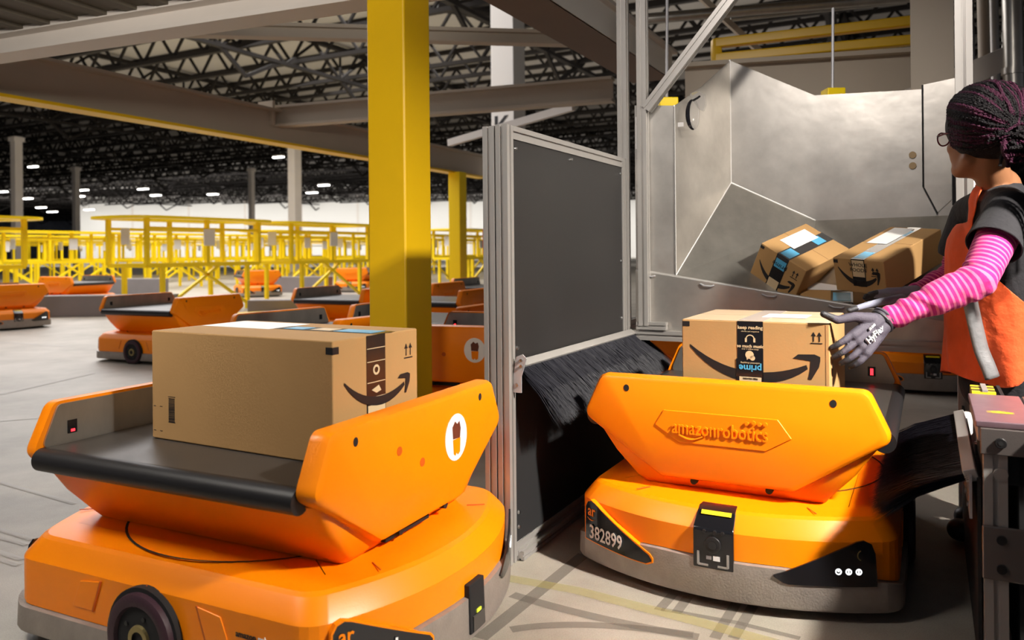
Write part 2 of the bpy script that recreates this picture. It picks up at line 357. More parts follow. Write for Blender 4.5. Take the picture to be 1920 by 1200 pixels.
# hall lamps
ORD = ['first', 'second', 'third', 'fourth', 'fifth', 'sixth', 'seventh', 'eighth', 'ninth', 'tenth', 'eleventh', 'twelfth', 'thirteenth', 'fourteenth']
lampm = None
lamps = ((522,294,7.4),(62,312,7.4),(156,356,7.3),(149,368,7.3),(52,372,7.3),(77,389,7.3),(167,393,7.3),(268,354,7.3),(292,366,7.3),(399,364,7.3),(607,347,7.3),(585,361,7.3),(6,359,7.3),(98,397,7.3))
for i, (px, py, z) in enumerate(lamps):
    p = WZ(px, py, z); k = p.y / 75.
    o = empty('high_bay_lamp', p, SA)
    MB().box((-.62*k, -.2*k, 0), (.62*k, .2*k, .10)).build('lamp_housing', M['beam_w'], o)
    MB().box((-.58*k, -.17*k, -.06), (.58*k, .17*k, -.002)).build('diffuser', M['lamp'], o)
    MB().cyl((0, 0, .1), (0, 0, 9.2 - p.z), .02, 6).build('hanger', M['truss'], o)
    rank = sorted(range(len(lamps)), key=lambda k_: lamps[k_][0]).index(i)
    tag(o, 'glowing high bay lamp under the dark trusses, %s of fourteen counted from the left' % ORD[rank], 'ceiling lamp', 'high bay lamps under the roof')

# ------------------------------------------------------------------ mezzanine steel (bottoms at 2.4 m)
ZB = 2.40
def ibeam(name, p, q, h, wd, m, label, mf=None, t=.03, parent=None):
    """I section from p to q (bottom centreline), one thing of web and two flanges"""
    p = Vector(p); q = Vector(q); d = q - p; L = d.length; o = empty(name, p, math.atan2(d.y, d.x))
    MB().box((0, -wd/2, 0), (L, wd/2, t)).build('lower_flange', mf or m, o)
    MB().box((0, -wd/2, h-t), (L, wd/2, h)).build('upper_flange', m, o)
    MB().box((0, -.012, t), (L, .012, h-t)).build('web', m, o)
    tag(o, label, 'beam'); return o
# deck above the camera, bounded by the edge beam
e0 = WZ(-120, 128, ZB); e1 = WZ(760, -2, ZB)
dirE = (e1 - e0).normalized()
ibeam('edge_beam', e0 - dirE*2.5, e1 + dirE * .45, .16, .2, M['beam_w'], 'taupe steel edge beam at top left running into the big yellow post', None)  # paler paint than taupe stands in for light on this beam
a = e0 - dirE*2.5 + Vector((0, 0, .162)); b = e1 + dirE*.75 + Vector((0, 0, .162)); nrm = Vector((-dirE.y, dirE.x, 0))
dk = MB()
dk.prism([a + nrm*.05, b - dirE*1.9 + nrm*.05, b - dirE*1.9 - nrm*8, a - nrm*8], (0, 0, .03))
deck = dk.build('mezzanine_deck', M['mezz']); tag(deck, 'dark corrugated mezzanine deck overhead in the top left corner', 'deck')
rib = MB()
for k in range(26):
    q0 = a + dirE * (k * .25) + nrm * .04; rib.bar(q0 - Vector((0, 0, .012)), q0 - nrm*8 - Vector((0, 0, .012)), .09, .024)
rb = rib.build('deck_rib', M['mezz'], deck); tag(rb, kind='stuff')
shade_deck = MB().box((.35, -5, 3.50), (7.5, 6.4, 3.6)).build('mezzanine_deck', M['mezz']); tag(shade_deck, 'added upper deck shading the chute station and the worker, above the picture', 'deck')  # unseen deck added to keep stray light off the station
for k in range(8): MB().box((.35, -4.6 + k*1.5, 3.38), (7.5, -4.5 + k*1.5, 3.5)).build('shade_deck_joist', M['beam'], shade_deck)
# long beam on column two
b0 = WZ(-150, 160, ZB); b1 = WZ(905, 335, ZB)
ibeam('long_mezzanine_beam', b0, b1, .42, .22, M['beam'], 'deep taupe mezzanine beam with a yellow lower edge crossing the upper left', M['yellow'])
cross = W(519, 239, 9.78); c1 = W(1150, 190, 8.3); c1.z = cross.z
ibeam('cross_beam', cross, c1, .26, .16, M['beam'], 'taupe cross beam bolted to the long beam and passing behind the yellow post')
pl = MB().box((-.12, -.02, 0), (.12, .02, .3)).build('splice_plate', M['beam']); pl.location = W(500, 236, 9.7); pl.rotation_euler = (0, 0, SA)
tag(pl, 'bolted splice plate where the cross beam meets the long beam', 'plate')
for x in (-.07, .07):
    for z in (.06, .13, .20): MB().cyl((x, -.02, z), (x, -.035, z), .012, 6).build('bolt', M['beam'], pl)
q0 = W(270, 66, 6.4); q1 = W(1150, 117, 6.9); q1.z = q0.z
ibeam('tie_beam', q0, q1, .12, .12, M['beam'], 'slim taupe tie beam crossing high behind the yellow post')
r0 = WZ(880, -60, ZB); r0 = W(968, 0, 4.23); r0.z = ZB
wbm = empty('lit_side_beam', r0 - SV * 1.2, SA + math.pi/2)
MB().box((0, -.16, 0), (3.55, .16, .03)).build('lower_flange', M['beam_under'], wbm)
MB().box((0, -.165, .0), (3.55, -.15, .19)).build('side_plate', M['wallw'], wbm)  # white colour stands in for light falling on this side
MB().box((0, .15, .03), (3.55, .165, .19)).build('side_plate', M['beam'], wbm)
MB().box((0, -.21, .19), (3.55, .16, .215)).build('upper_flange', M['beam_w'], wbm)
tag(wbm, 'wide beam, brown painted as reflection beneath and white as light on its side, running toward the chute', 'beam')
# small steel above the chute
g0 = W(1285, 195, 5.6); g1 = W(1745, 160, 5.2)
ibeam('chute_header_beam', (g0.x, g0.y, 2.02), (g1.x, g1.y, 2.02), .34, .18, M['beam'], 'beige header beam behind the steel chute below the yellow guard rail')
gr = empty('yellow_guard_rail', (0, 0, 0))
for (a_, b_, r_) in (((1340, 82), (1725, 38), .028), ((1340, 110), (1725, 74), .028), ((1343, 118), (1343, 74), .028)):
    p_, q_ = W(*a_, 5.6), W(*b_, 5.22 if b_[0] > 1400 else 5.6); MB().bar(p_, q_, r_ * 2.4, r_ * 2.4).build('rail' if r_ else 'rail', M['yellow'], gr, bevel=.01)
tag(gr, 'yellow square guard rail above the steel chute', 'guard rail')
cb = MB().box((-.09, -.09, 1.5), (.13, .13, 4)).build('grey_box_column', M['beam']); p = W(1740, 80, 4.6); cb.location = (p.x, p.y, 0); cb.rotation_euler = (0, 0, SA)
tag(cb, 'taupe box column above the right end of the chute', 'column')
wb_ = MB().bar(W(1700, 190, 5.0), W(1925, 92, 5.0), .1, .14).build('sloping_white_beam', M['beam_w']); tag(wb_, 'sloping white beam behind the worker head', 'beam')
pp_ = MB()
pp_.cyl(W(1897, -60, 4.6), W(1903, 240, 4.6), .055, 20); pp_.cyl(W(1900, 128, 4.6), W(1900, 140, 4.6), .062, 20)
tag(pp_.build('conduit_pipe', M['galv'], smooth=True), 'thick grey vertical pipe at the upper right corner', 'pipe')
for i, (px, r_, Yp, m_) in enumerate(((1868, .028, 5.4, 'alu'), (1822, .03, 5.8, 'galv'), (1848, .045, 6.2, 'beam'))):
    o = MB().cyl(W(px - 6, -60, Yp), W(px, 200, Yp), r_, 12).build('service_pipe', M[m_], smooth=True)
    tag(o, ['slim pale pipe left of the thick grey pipe', 'grey hose pipe right of the aluminium post', 'taupe pipe between two pale pipes at upper right'][i], 'pipe')
lad = empty('cable_ladder', (0, 0, 0))
for px in (1812, 1884):
    MB().bar(W(px, -60, 6.6), W(px, 130, 6.6), .03).build('side_rail', M['galv'], lad)
for k in range(8):
    MB().bar(W(1812, -40 + k*22, 6.6), W(1884, -52 + k*22, 6.6), .02).build('rung', M['galv'], lad)
tag(lad, 'grey cable ladder hanging behind the pipes at upper right', 'cable ladder')
o = MB().cyl(W(1180, 38, 6.5), W(1725, -8, 6.2), .045, 14).build('overhead_conduit', M['galv'], smooth=True); tag(o, 'grey conduit crossing above the yellow guard rail', 'pipe')
o = MB().cyl(W(1370, 37, 7.2), W(1700, 3, 7.0), .02, 8).build('thin_conduit', M['galv'], smooth=True); tag(o, 'thin conduit just under the grey overhead conduit', 'pipe')
o = MB().bar(W(1290, -28, 7.0), W(1428, 100, 7.0), .05, .05).build('slanting_strut', M['beam']); tag(o, 'short slanting strut seen through the guard rail', 'strut')
for i, (px, y0_, y1_) in enumerate(((1251, -20, 190), (1562, 15, 172))):
    o = empty('hanger_rod', (0, 0, 0)); Yr = 4.35 if i else 4.2
    MB().cyl(W(px, y0_, Yr), W(px - 1, y1_, Yr), .008, 8).build('rod', M['zinc'], o)
    c_ = W(px, y1_ + 2, Yr)
    MB().box((c_.x - .05, c_.y - .05, c_.z - .03), (c_.x + .05, c_.y + .05, c_.z + .02)).build('yellow_clamp', M['yellow2'], o, bevel=.006)
    tag(o, ['threaded rod with yellow clamp left of the chute peak', 'threaded rod with yellow clamp behind the chute back wall'][i], 'rod', 'threaded rods holding the chute')

# yellow posts
def post(name, px, Y, s, top, label, m):
    p = W(px, 600, Y); o = empty(name, (p.x, p.y, 0), SA)
    MB().box((-s/2, -s/2, 0), (s/2, s/2, top)).build('shaft', m, o, bevel=.012, seg=3)
    MB().box((-s*.8, -s*.8, 0), (s*.8, s*.8, .02)).build('base_plate', m, o)
    for a_ in (-1, 1):
        for b_ in (-1, 1): MB().cyl((a_*s*.66, b_*s*.66, .02), (a_*s*.66, b_*s*.66, .04), .015, 6).build('anchor_bolt', M['screw'], o)
    tag(o, label, 'post'); return o
post('yellow_post', 752, 3.98, .228, 2.58, 'large square yellow steel post in the middle behind the orange robot', M['yellow'])
post('yellow_post', 860, 13.6, .23, 2.42, 'smaller distant yellow post right of the large yellow post', M['yellow2'])
o = MB().bar(W(842, 268, 10.5), W(1075, 200, 9.0), .06, .09).build('white_brace', M['wallw']); tag(o, 'thin white brace above the distant yellow post', 'brace')

# ------------------------------------------------------------------ yellow sorting racks and curbs
def make_rack():
    o = empty('sorting_rack')
    Lr, Wr = 2.5, 1.0; zt, zm = 1.66, .86
    outline_ = round_poly([(-Wr/2-.28, -Lr/2-.42), (Wr/2+.28, -Lr/2-.42), (Wr/2+.28, Lr/2+.42), (-Wr/2-.28, Lr/2+.42)], .7, 8)
    inner = round_poly([(-Wr/2+.1, -Lr/2), (Wr/2-.1, -Lr/2), (Wr/2-.1, Lr/2), (-Wr/2+.1, Lr/2)], .35, 8)
    n_ = len(outline_); mb = MB()
    for zz, rev in ((zt, 1), (zt+.045, 0)):
        mb.add([(*p, zz) for p in outline_] + [(*p, zz) for p in inner], [((i, (i+1) % n_, n_+(i+1) % n_, n_+i)) for i in range(n_)])
    mb.add([(*p, z) for z in (zt, zt+.045) for p in outline_], [(i, (i+1) % n_, n_+(i+1) % n_, n_+i) for i in range(n_)])
    mb.add([(*p, z) for z in (zt, zt+.045) for p in inner], [(i, (i+1) % n_, n_+(i+1) % n_, n_+i) for i in range(n_)])
    mb.build('top_ring', M['yellow2'], o)
    for x in (-Wr/2, Wr/2):
        MB().bar((x, -Lr/2, zm), (x, Lr/2, zm), .06, .07).build('lower_rail', M['yellow2'], o)
        MB().bar((x, -Lr/2, zt-.16), (x, Lr/2, zt-.16), .05, .05).build('upper_rail', M['yellow2'], o)
        for y in (-Lr/2, 0, Lr/2): MB().bar((x, y, zm), (x, y, zt), .07, .07).build('upright', M['yellow2'], o)
        for y in (-Lr/2+.3, Lr/2-.3): MB().bar((x, y, 0), (x, y, zm), .07, .07).build('leg', M['yellow2'], o)
    for y in (-Lr/2, Lr/2): MB().bar((-Wr/2, y, zm), (Wr/2, y, zm), .06, .07).build('end_rail', M['yellow2'], o)
    MB().bar((Wr/2, -Lr/2+.3, .1), (Wr/2, .3, zm), .05, .05).build('brace', M['yellow2'], o)
    MB().bar((Wr/2, Lr/2-.3, .1), (Wr/2, -.3, zm), .05, .05).build('brace', M['yellow2'], o)
    MB().box((Wr/2+.03, -.1, 1.2), (Wr/2+.05, .14, 1.5)).build('sign_card', M['paper'], o)
    MB().box((-.1, -Lr/2-.05, 1.22), (.12, -Lr/2-.04, 1.5)).build('sign_card', M['paper'], o)
    return o
rack0 = make_rack(); first = True
avoid = [Vector((*W(px, 400, Y).xy, 0)) for px, Y in ((32, 46), (143, 62), (472, 64), (553, 44), (1062, 50), (954, 15), (860, 13.6))] + [Vector((-7.5, 11.55, 0)), Vector((-8.6, 15.6, 0)), Vector((-6.3, 19.5, 0)), Vector((-4.2, 21.5, 0))]
ordn = [0]*9
base = Vector((-6.0, 14.6, 0)); cnt = 0
for iu in range(0, 6):
    for iv in range(-1, 9):
        u, v = -iu * 4.6, iv * 3.4 + (iu % 2) * .8
        p = base + SU * u + SV * v
        if p.y < 11.5: continue
        if any((p - q_).length < 2.2 for q_ in avoid): continue
        px = 960 + p.x / p.y * FPX
        if px < -120 or px > 980: continue
        o = rack0 if first else copy_tree(rack0); first = False
        o.location = p; o.rotation_euler = (0, 0, SA); cnt += 1
        if iu == 0: tag(o, '%s yellow sorting rack from the left picture edge in the nearest row' % ORD[ordn[0]], 'rack', 'nearest row of yellow sorting racks'); ordn[0] += 1
        else: tag(o, 'yellow sorting rack in the %s row back across the robot field' % ORD[iu], 'rack', 'yellow sorting racks, %s row back' % ORD[iu])
o = copy_tree(rack0); o.location = (-9.3, 12.5, 0); o.rotation_euler = (0, 0, SA); tag(o, 'yellow sorting rack cut by the left picture edge, nearest of all racks', 'rack', 'nearest row of yellow sorting racks')
for i, (a_, b_, h_, lb) in enumerate((((70, 594), (330, 590), .36, 'low grey steel barrier behind the robots at left'), ((470, 600), (700, 598), .32, 'low grey steel barrier behind the middle robots'), ((170, 552), (310, 552), .42, 'dark low barrier below the yellow racks'), ((505, 548), (620, 548), .42, 'dark green low barrier below the racks near the big post'))):
    p_, q_ = WZ(*a_, 0), WZ(*b_, 0)
    o = MB().bar(p_ + Vector((0, 0, h_/2)), q_ + Vector((0, 0, h_/2)), .3, h_).build('low_barrier', M['curb'], bevel=.01); tag(o, lb, 'barrier')
p_, q_ = WZ(440, 612, 0), WZ(720, 596, 0)
o = MB().bar(p_ + Vector((0, 0, .08)), q_ + Vector((0, 0, .08)), 1.1, .16).build('yellow_floor_ramp', M['yellow'], bevel=.01); tag(o, 'flat yellow steel ramp on the floor behind the middle robots', 'ramp')
fe = empty('fire_extinguisher', (W(916, 450, 10).x, 10, 0))
z0 = 1.0
MB().cyl((0, 0, z0), (0, 0, z0+.34), .075, 20).build('cylinder', M['red'], fe, bevel=.01)
MB().cyl((0, 0, z0+.34), (0, 0, z0+.40), .05, 16, r2=.02).build('neck', M['red'], fe)
MB().box((-.03, -.02, z0+.4), (.03, .02, z0+.46)).build('valve', M['black'], fe)
MB().tube([(.03, 0, z0+.42), (.09, 0, z0+.36), (.09, 0, z0+.12)], .012, 8).build('hose', M['black'], fe)
MB().box((-.03, .08, 0), (.03, .14, 1.7)).build('mounting_pole', M['truss'], fe)
tag(fe, 'red fire extinguisher hung on a pole behind the black partition edge', 'fire extinguisher')
for i, (px, py, Y, L_) in enumerate(((640, 505, 15, .5), (668, 508, 15.5, .7), (455, 508, 17, .4))):
    pass

# ------------------------------------------------------------------ robots
RA = (.482**2 + .147**2) / (2 * .147); RCX = .647 - RA
def arc(phi, z, off=0): return Vector((RCX + (RA + off) * math.cos(phi), (RA + off) * math.sin(phi), z))
def outline(inset, n_arc=22):
    pts = []; w_ = .482; phm = math.asin(w_ / RA)
    f_ = [(RCX + RA*math.cos(p), RA*math.sin(p)) for p in [(-phm + 2*phm*k/n_arc) for k in range(n_arc+1)]]
    b_ = [(-x, -y) for x, y in f_]
    raw = f_ + b_
    # soften the four corners
    out = []
    m_ = len(raw)
    for i, p in enumerate(raw):
        q = Vector(p)
        if i in (0, n_arc, n_arc+1, m_-1):
            a_ = Vector(raw[i-1]) ; c_ = Vector(raw[(i+1) % m_]); da = (a_ - q).normalized()*.05; dc = (c_ - q).normalized()*.05
            for t in (0, .25, .5, .75, 1): out.append(((1-t)**2*(q+da) + 2*t*(1-t)*q + t*t*(q+dc)))
        else: out.append(q)
    return [Vector((p.x * (1 - inset/.62), p.y * (1 - inset/.47))) for p in out]
def zo(x): return .104 + .044 * max(0, min(1, (abs(x) - .47) / .16))
PHEX = [(-.409, .64), (.409, .64), (.472, .502), (.205, .322), (-.205, .322), (-.472, .502)]
def lerp(a, b, t): return a + (b - a) * t
def make_robot(number, detail=True, logo=True, sticker=False, port=False):
    o = empty('sorting_robot')
    O_ = M['orange']
    ol = outline(0)
    lo = lambda ins, zf: [Vector((p.x, p.y, zf(p.x) if callable(zf) else zf)) for p in outline(ins)]
    base = MB().loft([lo(.02, zo), lo(0, zo), lo(0, .225), lo(.006, .236), lo(.034, .272), lo(.045, .279), lo(.1, .285)]).build('base_cover', O_, o, smooth=True); base.data.set_sharp_from_angle(angle=R(14))
    def bl(off, z): return [Vector((p.x * (1 + off/.62), p.y * (1 + off/.47), z if not callable(z) else z(p.x))) for p in ol]
    MB().loft([bl(-.05, .03), bl(.010, .032), bl(.014, .04), bl(.012, lambda x: zo(x) - .004), bl(-.01, lambda x: zo(x) + .0)]).build('bumper', M['bumper'], o, smooth=True)
    MB().loft([bl(-.07, .012), bl(-.07, .05)]).build('underbody', M['matte_black'], o)
    # seam ring of the turntable
    MB().add(*(lambda n_: ([(r_*math.cos(2*math.pi*k/n_), r_*math.sin(2*math.pi*k/n_), .2868) for k in range(n_) for r_ in (.420, .427)], [(2*k, 2*k+1, (2*k+3) % (2*n_), (2*k+2) % (2*n_)) for k in range(n_)]))(72)).build('turntable_seam', M['matte_black'], base)
    # seams on the cover
    for sx in (-1, 1):
        for sy in (-1, 1):
            MB().bar((sx*.50, sy*.24, .2858), (sx*.545, sy*.27, .2855), .003, .002).build('cover_seam', M['orange_dark'], base)
    # tray body
    sec = []
    for (hx, hy, z) in ((.445, .285, .287), (.47, .30, .31), (.478, .37, .385), (.482, .43, .47), (.45, .41, .492)):
        sec.append([Vector((*p, z)) for p in round_poly([(-hx, -hy), (hx, -hy), (hx, hy), (-hx, hy)], .03, 4)])
    MB().loft(sec).build('tray_body', O_, o, smooth=True)
    for sx in (-1, 1):
        if port and sx == 1: MB().prism([(sx*.4465, -.15, .300), (sx*.4475, .06, .300), (sx*.4475, .06, .33), (sx*.4465, -.15, .33)], (sx*.03, 0, 0)).build('vent_slot', M['matte_black'], o)
    # end plates
    for sx in (1, -1):
        hx = round_poly(PHEX, .035, 5)
        pts0 = [(sx*.455, y, z) for y, z in hx]; ctr = Vector((0, .49))
        rim = [(sx*.488, y, z) for y, z in hx]; face = [(sx*.508, y*.955, .49 + (z-.49)*.90) for y, z in hx]
        rim2 = [(sx*.503, y*.983, .49 + (z-.49)*.965) for y, z in hx]
        pm = MB().loft([[Vector(p) for p in l] for l in (pts0, rim, rim2, face)])
        plate = pm.build('end_plate', O_, o, smooth=True)
        F = frame((sx*.508, 0, 0), (0, sx, 0), (0, 0, 1))
        for (y, z, r_) in ((-.315, .600, .0095), (.315, .600, .0095)):
            flat('bolt_hole', [circ(y, z, r_, 14, r_*1.2)], M['matte_black'], plate, F)
        for y in (-.44, .44): flat('bolt_hole', [circ(y, .508, .015, 14, .009)], M['matte_black'], plate, F @ Matrix.Translation((0, 0, -.008)))
        for y in (-.10, .13): MB().cyl((sx*.462, y, .318), (sx*.492, y, .318), .011, 12).build('slot_hole', M['matte_black'], plate)
        if sx == 1 and logo or sx == -1:
            hexa = [(-.19, .54), (.16, .54), (.20, .485), (.125, .44), (-.14, .44), (-.22, .49)]
            hh = [Vector((sx*.506, y*sx, z)) for y, z in hexa]
            MB().prism(hh, (sx*.0055, 0, 0)).build('badge_panel', O_, plate, bevel=.003, seg=2)
            if detail:
                words('raised_lettering', 'amazonrobotics', .060, O_, plate, F @ Matrix.Translation((-.015, .488, .003)), depth=.0045, weight=.0006, squeeze=.76)
                sm = [(-.14 + .075*k/8, .466 - .012*math.sin(math.pi*k/8)) for k in range(9)]
                MB().tube([(sx*.513, y*sx, z) for y, z in sm], .0035, 6).build('raised_smile', O_, plate)
                for (y, z) in ((.07, .520), (.09, .524), (.108, .520), (.125, .522)): MB().cyl((sx*.510, y*sx, z), (sx*.517, y*sx, z), .006, 10).build('raised_dot', O_, plate)
        if sx == 1 and sticker:
            st = flat('round_sticker', [circ(.165, .508, .063, 32, .068)], M['white'], plate, F)
            flat('printed_patch', [[(.145, .505), (.185, .503), (.190, .53), (.183, .552), (.17, .545), (.158, .555), (.142, .54)]], mat('brown_print', (.12, .03, .015), .5), plate, F, lift=.0014)
            flat('printed_patch', [[(.148, .462), (.158, .455), (.165, .463), (.172, .455), (.185, .462), (.188, .503), (.145, .503)]], M['orange'], plate, F, lift=.0014)
            for (y, z) in ((-.13, .535), (-.02, .48)): flat('bolt_hole', [circ(y, z, .012, 14)], M['orange_dark'], plate, F)
        # galvanised inner sheet with sensor window
        hin = round_poly([(-.40, .632), (.40, .632), (.45, .515), (-.45, .515)], .02, 4)
        inn = MB().prism([(sx*.4545, y, z) for y, z in hin], (-sx*.006, 0, 0)).build('inner_sheet', M['galv'], o)
        for y in (-.36, .36):
            MB().box((sx*.4478 - .002, y-.014, .545), (sx*.4478 + .002, y+.014, .582)).build('sensor_window', M['gloss_black'], inn)
            if number in ('382899', '382901'): MB().box((sx*.4470 - .003, y-.005, .549), (sx*.4470 + .003, y+.006, .556 if not number == '382899' else .575)).build('sensor_light', M['redled'], inn)
    # belt and rollers
    MB().box((-.447, -.445, .47), (.447, .445, .5195)).build('belt', M['belt'], o, bevel=.004)
    for sy in (-1, 1):
        ro = MB().cyl((-.452, sy*.446, .489), (.452, sy*.446, .489), .0315, 28).build('roller', M['black'], o, smooth=True)
    # wheels
    for sy in (-1, 1):
        ya, yb = sy*.44, sy*.487
        MB().cyl((0, sy*.47, .112), (0, sy*.4985, .112), .122, 40).build('wheel_arch', M['matte_black'], o)
        wh = MB().loft([[Vector((r_*math.cos(t), y_, .112 + r_*math.sin(t))) for t in [2*math.pi*k/40 for k in range(40)]] for (r_, y_) in ((.108, sy*.45), (.112, sy*.495), (.109, sy*.511), (.098, sy*.516), (.082, sy*.514), (.078, sy*.504))]).build('wheel', M['purple_rubber'], o, smooth=True)
        MB().cyl((0, sy*.488, .112), (0, sy*.5055, .112), .077, 32).build('hub_disc', M['matte_black'], wh)
        MB().add(*(lambda n_: ([(r_*math.cos(2*math.pi*k/n_), y_, .112 + r_*math.sin(2*math.pi*k/n_)) for k in range(n_) for (r_, y_) in ((.020, sy*.512), (.033, sy*.512), (.036, sy*.503))], [f for k in range(n_) for f in ((3*k, 3*k+1, 3*((k+1) % n_)+1, 3*((k+1) % n_)), (3*k+1, 3*k+2, 3*((k+1) % n_)+2, 3*((k+1) % n_)+1))]))(24)).build('hub_ring', M['hub'], wh)
        for k in range(5):
            t = 2*math.pi*k/5; MB().cyl((.054*math.cos(t), sy*.504, .112+.054*math.sin(t)), (.054*math.cos(t), sy*.509, .112+.054*math.sin(t)), .006, 8).build('wheel_nut', M['black'], wh)
        # moulded pockets beside each wheel
        for sx in (-1, 1):
            q = [(sx*.17, .215), (sx*.245, .205), (sx*.275, .135), (sx*.20, .135)]
            MB().prism([(x, sy*.4815, z) for x, z in q], (0, sy*.004, 0)).build('moulded_pocket', O_, base, bevel=.003)
            MB().bar((sx*.168, sy*.4835, .216), (sx*.198, sy*.4835, .134), .004, .004).build('pocket_groove', M['orange_dark'], base)
        MB().bar((0, sy*.4835, .226), (0, sy*.4835, .235), .003, .003).build('side_seam', M['orange_dark'], base)
    # front equipment
    fr = MB()
    cols = [-.058 + .116*k/6 for k in range(7)]
    lvl = [(.118, .014), (.225, .014), (.237, .010), (.268, -.028), (.283, -.05)]
    if port: lvl = [(.05, .020), (.178, .016)]; cols = [-.04 + .08*k/6 for k in range(7)]
    fr.loft([[arc(math.asin(y/RA), z, of) for y in cols] + [arc(math.asin(y/RA), z, of - .03) for y in cols[::-1]] for z, of in lvl])
    cm = fr.build('charge_port' if port else 'camera_module', M['matte_black'] if port else M['gloss_black'], o, bevel=.003)
    if port:
        MB().box((.664, -.03, .055), (.669, .03, .095)).build('port_tray', M['alu_slot'], cm)
        MB().box((.664, -.012, .098), (.669, .012, .106)).build('status_dot', M['lime'], cm)
    else:
        FM = frame((.661, 0, 0), (0, 1, 0), (0, 0, 1))
        MB().cyl((.655, .0, .19), (.667, .0, .19), .024, 28).build('lens_ring', M['black'], cm, bevel=.002)
        MB().cyl((.660, .0, .19), (.669, .0, .19), .012, 20).build('camera_lens', M['gloss_black'], cm)
        for y in (-.025, .006, .028): MB().cyl((.656, y, .226), (.6655, y, .226), .0055, 12).build('sensor_dot', M['black'], cm)
        flat('caution_sticker', [rect(-.042, -.007, .046, .007)], M['stickyel'], cm, frame((.6215, 0, .2685), (0, 1, 0), (-.76, 0, .65)), lift=.002)
        for sy in (-1, 1):
            MB().box((.659, sy*.043-.003, .128), (.6635, sy*.043+.003, .166)).build('chrome_mark', M['alu'], cm)
            MB().box((.659, min(sy*.043, sy*.014), .126), (.6635, max(sy*.043, sy*.014), .131)).build('chrome_mark', M['alu'], cm)
        MB().box((.659, .001, .144), (.6632, .020, .157)).build('sensor_pad', M['paper'], cm)
        MB().box((.659, -.019, .146), (.6632, -.004, .156)).build('sensor_pad', M['curb'], cm)
    for sxx in (1, -1):
        # number decal (left of front) and light panel (right of front), wrapped on the curved bumper cover
        def wrap(name, poly_top, poly_bot, m_, par, off, th=.002, nn=14):
            s0, s1 = poly_top[0][0], poly_top[-1][0]
            def ev(pl, s_):
                for (a0, z0_), (a1, z1_) in zip(pl, pl[1:]):
                    if a0 <= s_ <= a1 + 1e-9: return lerp(z0_, z1_, 0 if a1 == a0 else (s_-a0)/(a1-a0))
                return pl[-1][1]
            ss = sorted(set([s0 + (s1-s0)*k/nn for k in range(nn+1)] + [a for a, _ in poly_top if s0 <= a <= s1]))
            vs = []; fs = []
            for s_ in ss:
                for (z_, of) in ((ev(poly_bot, s_), off), (ev(poly_top, s_), off), (ev(poly_top, s_), off+th), (ev(poly_bot, s_), off+th)):
                    p_ = arc(s_/RA, z_, of); vs.append((sxx*p_.x, sxx*p_.y, p_.z))
            for k in range(len(ss)-1):
                a_ = 4*k; fs += [(a_+i, a_+(i+1) % 4, a_+4+(i+1) % 4, a_+4+i) for i in range(4)]
            fs += [(0, 1, 2, 3), tuple(4*(len(ss)-1)+i for i in (3, 2, 1, 0))]
            return MB().add(vs, fs).build(name, m_, par, smooth=False)
        top = [(-.462, .150), (-.460, .205), (-.450, .222), (-.433, .228), (-.415, .222), (-.20, .118), (-.19, .106)]
        bot = [(-.462, .100), (-.26, .090), (-.21, .090), (-.19, .100)]
        edge = wrap('decal_border', [(a - (.004 if a < -.4 else -.005), b + .004) for a, b in top], [(a - (.004 if a < -.4 else -.005), b - .003) for a, b in bot], M['orange'], base, .0005, .0155)
        dec = wrap('number_decal', top, bot, M['gloss_black'], o, .0158, .001)
        pm_ = arc(-.365/RA, 0, .0170); nn_ = Vector((math.cos(-.365/RA), math.sin(-.365/RA), 0)); rt = Vector((-nn_.y, nn_.x, 0))
        Rz = Matrix.Rotation(0 if sxx == 1 else math.pi, 4, 'Z')
        words('number_print', number, .062, M['white'], dec, Rz @ frame(Vector((pm_.x, pm_.y, .128)), rt, (0, 0, 1)), weight=.0009, squeeze=.80, lift=.0022)
        pa = arc(-.43/RA, 0, .0170); n2 = Vector((math.cos(-.43/RA), math.sin(-.43/RA), 0)); r2 = Vector((-n2.y, n2.x, 0)); Fa = Rz @ frame(Vector((pa.x, pa.y, .195)), r2, (0, 0, 1))
        words('logo_print', 'ar', .050, M['orange'], dec, Fa, weight=.0008, squeeze=.9)
        flat('logo_smile', [[(-.02, -.022), (-.01, -.029), (.004, -.031), (.018, -.024), (.006, -.027), (-.01, -.026)]], M['orange'], dec, Fa, lift=.002)
        top = [(.165, .128), (.19, .138), (.385, .232), (.405, .236), (.425, .226), (.435, .20), (.44, .128)]
        bot = [(.165, .124), (.195, .106), (.44, .108)]
        lp = wrap('light_panel', top, bot, M['gloss_black'], o, .012, .006)
        for q, s_ in enumerate((.335, .362, .389)):
            pc = arc(s_/RA, 0, .0185); n3 = Vector((math.cos(s_/RA), math.sin(s_/RA), 0)); r3 = Vector((-n3.y, n3.x, 0)); Fb = Rz @ frame(Vector((pc.x, pc.y, .150)), r3, (0, 0, 1))
            bt = flat('button_light', ring_quads(0, 0, .0055, .0088, 16) + [rect(-.002, -.005, .002, .005) if q else circ(0, .002, .003, 10)], M['whiteled'], lp, Fb)
        if sxx == 1 and detail:
            pr = arc(.40/RA, .195, .0175); n3 = Vector((math.cos(.4/RA), math.sin(.4/RA), 0)); r3 = Vector((-n3.y, n3.x, 0))
            flat('amber_crescent', ring_quads(0, 0, .0125, .0155, 12, 110, 250), M['hub'], lp, frame(pr, r3, (0, 0, 1)))
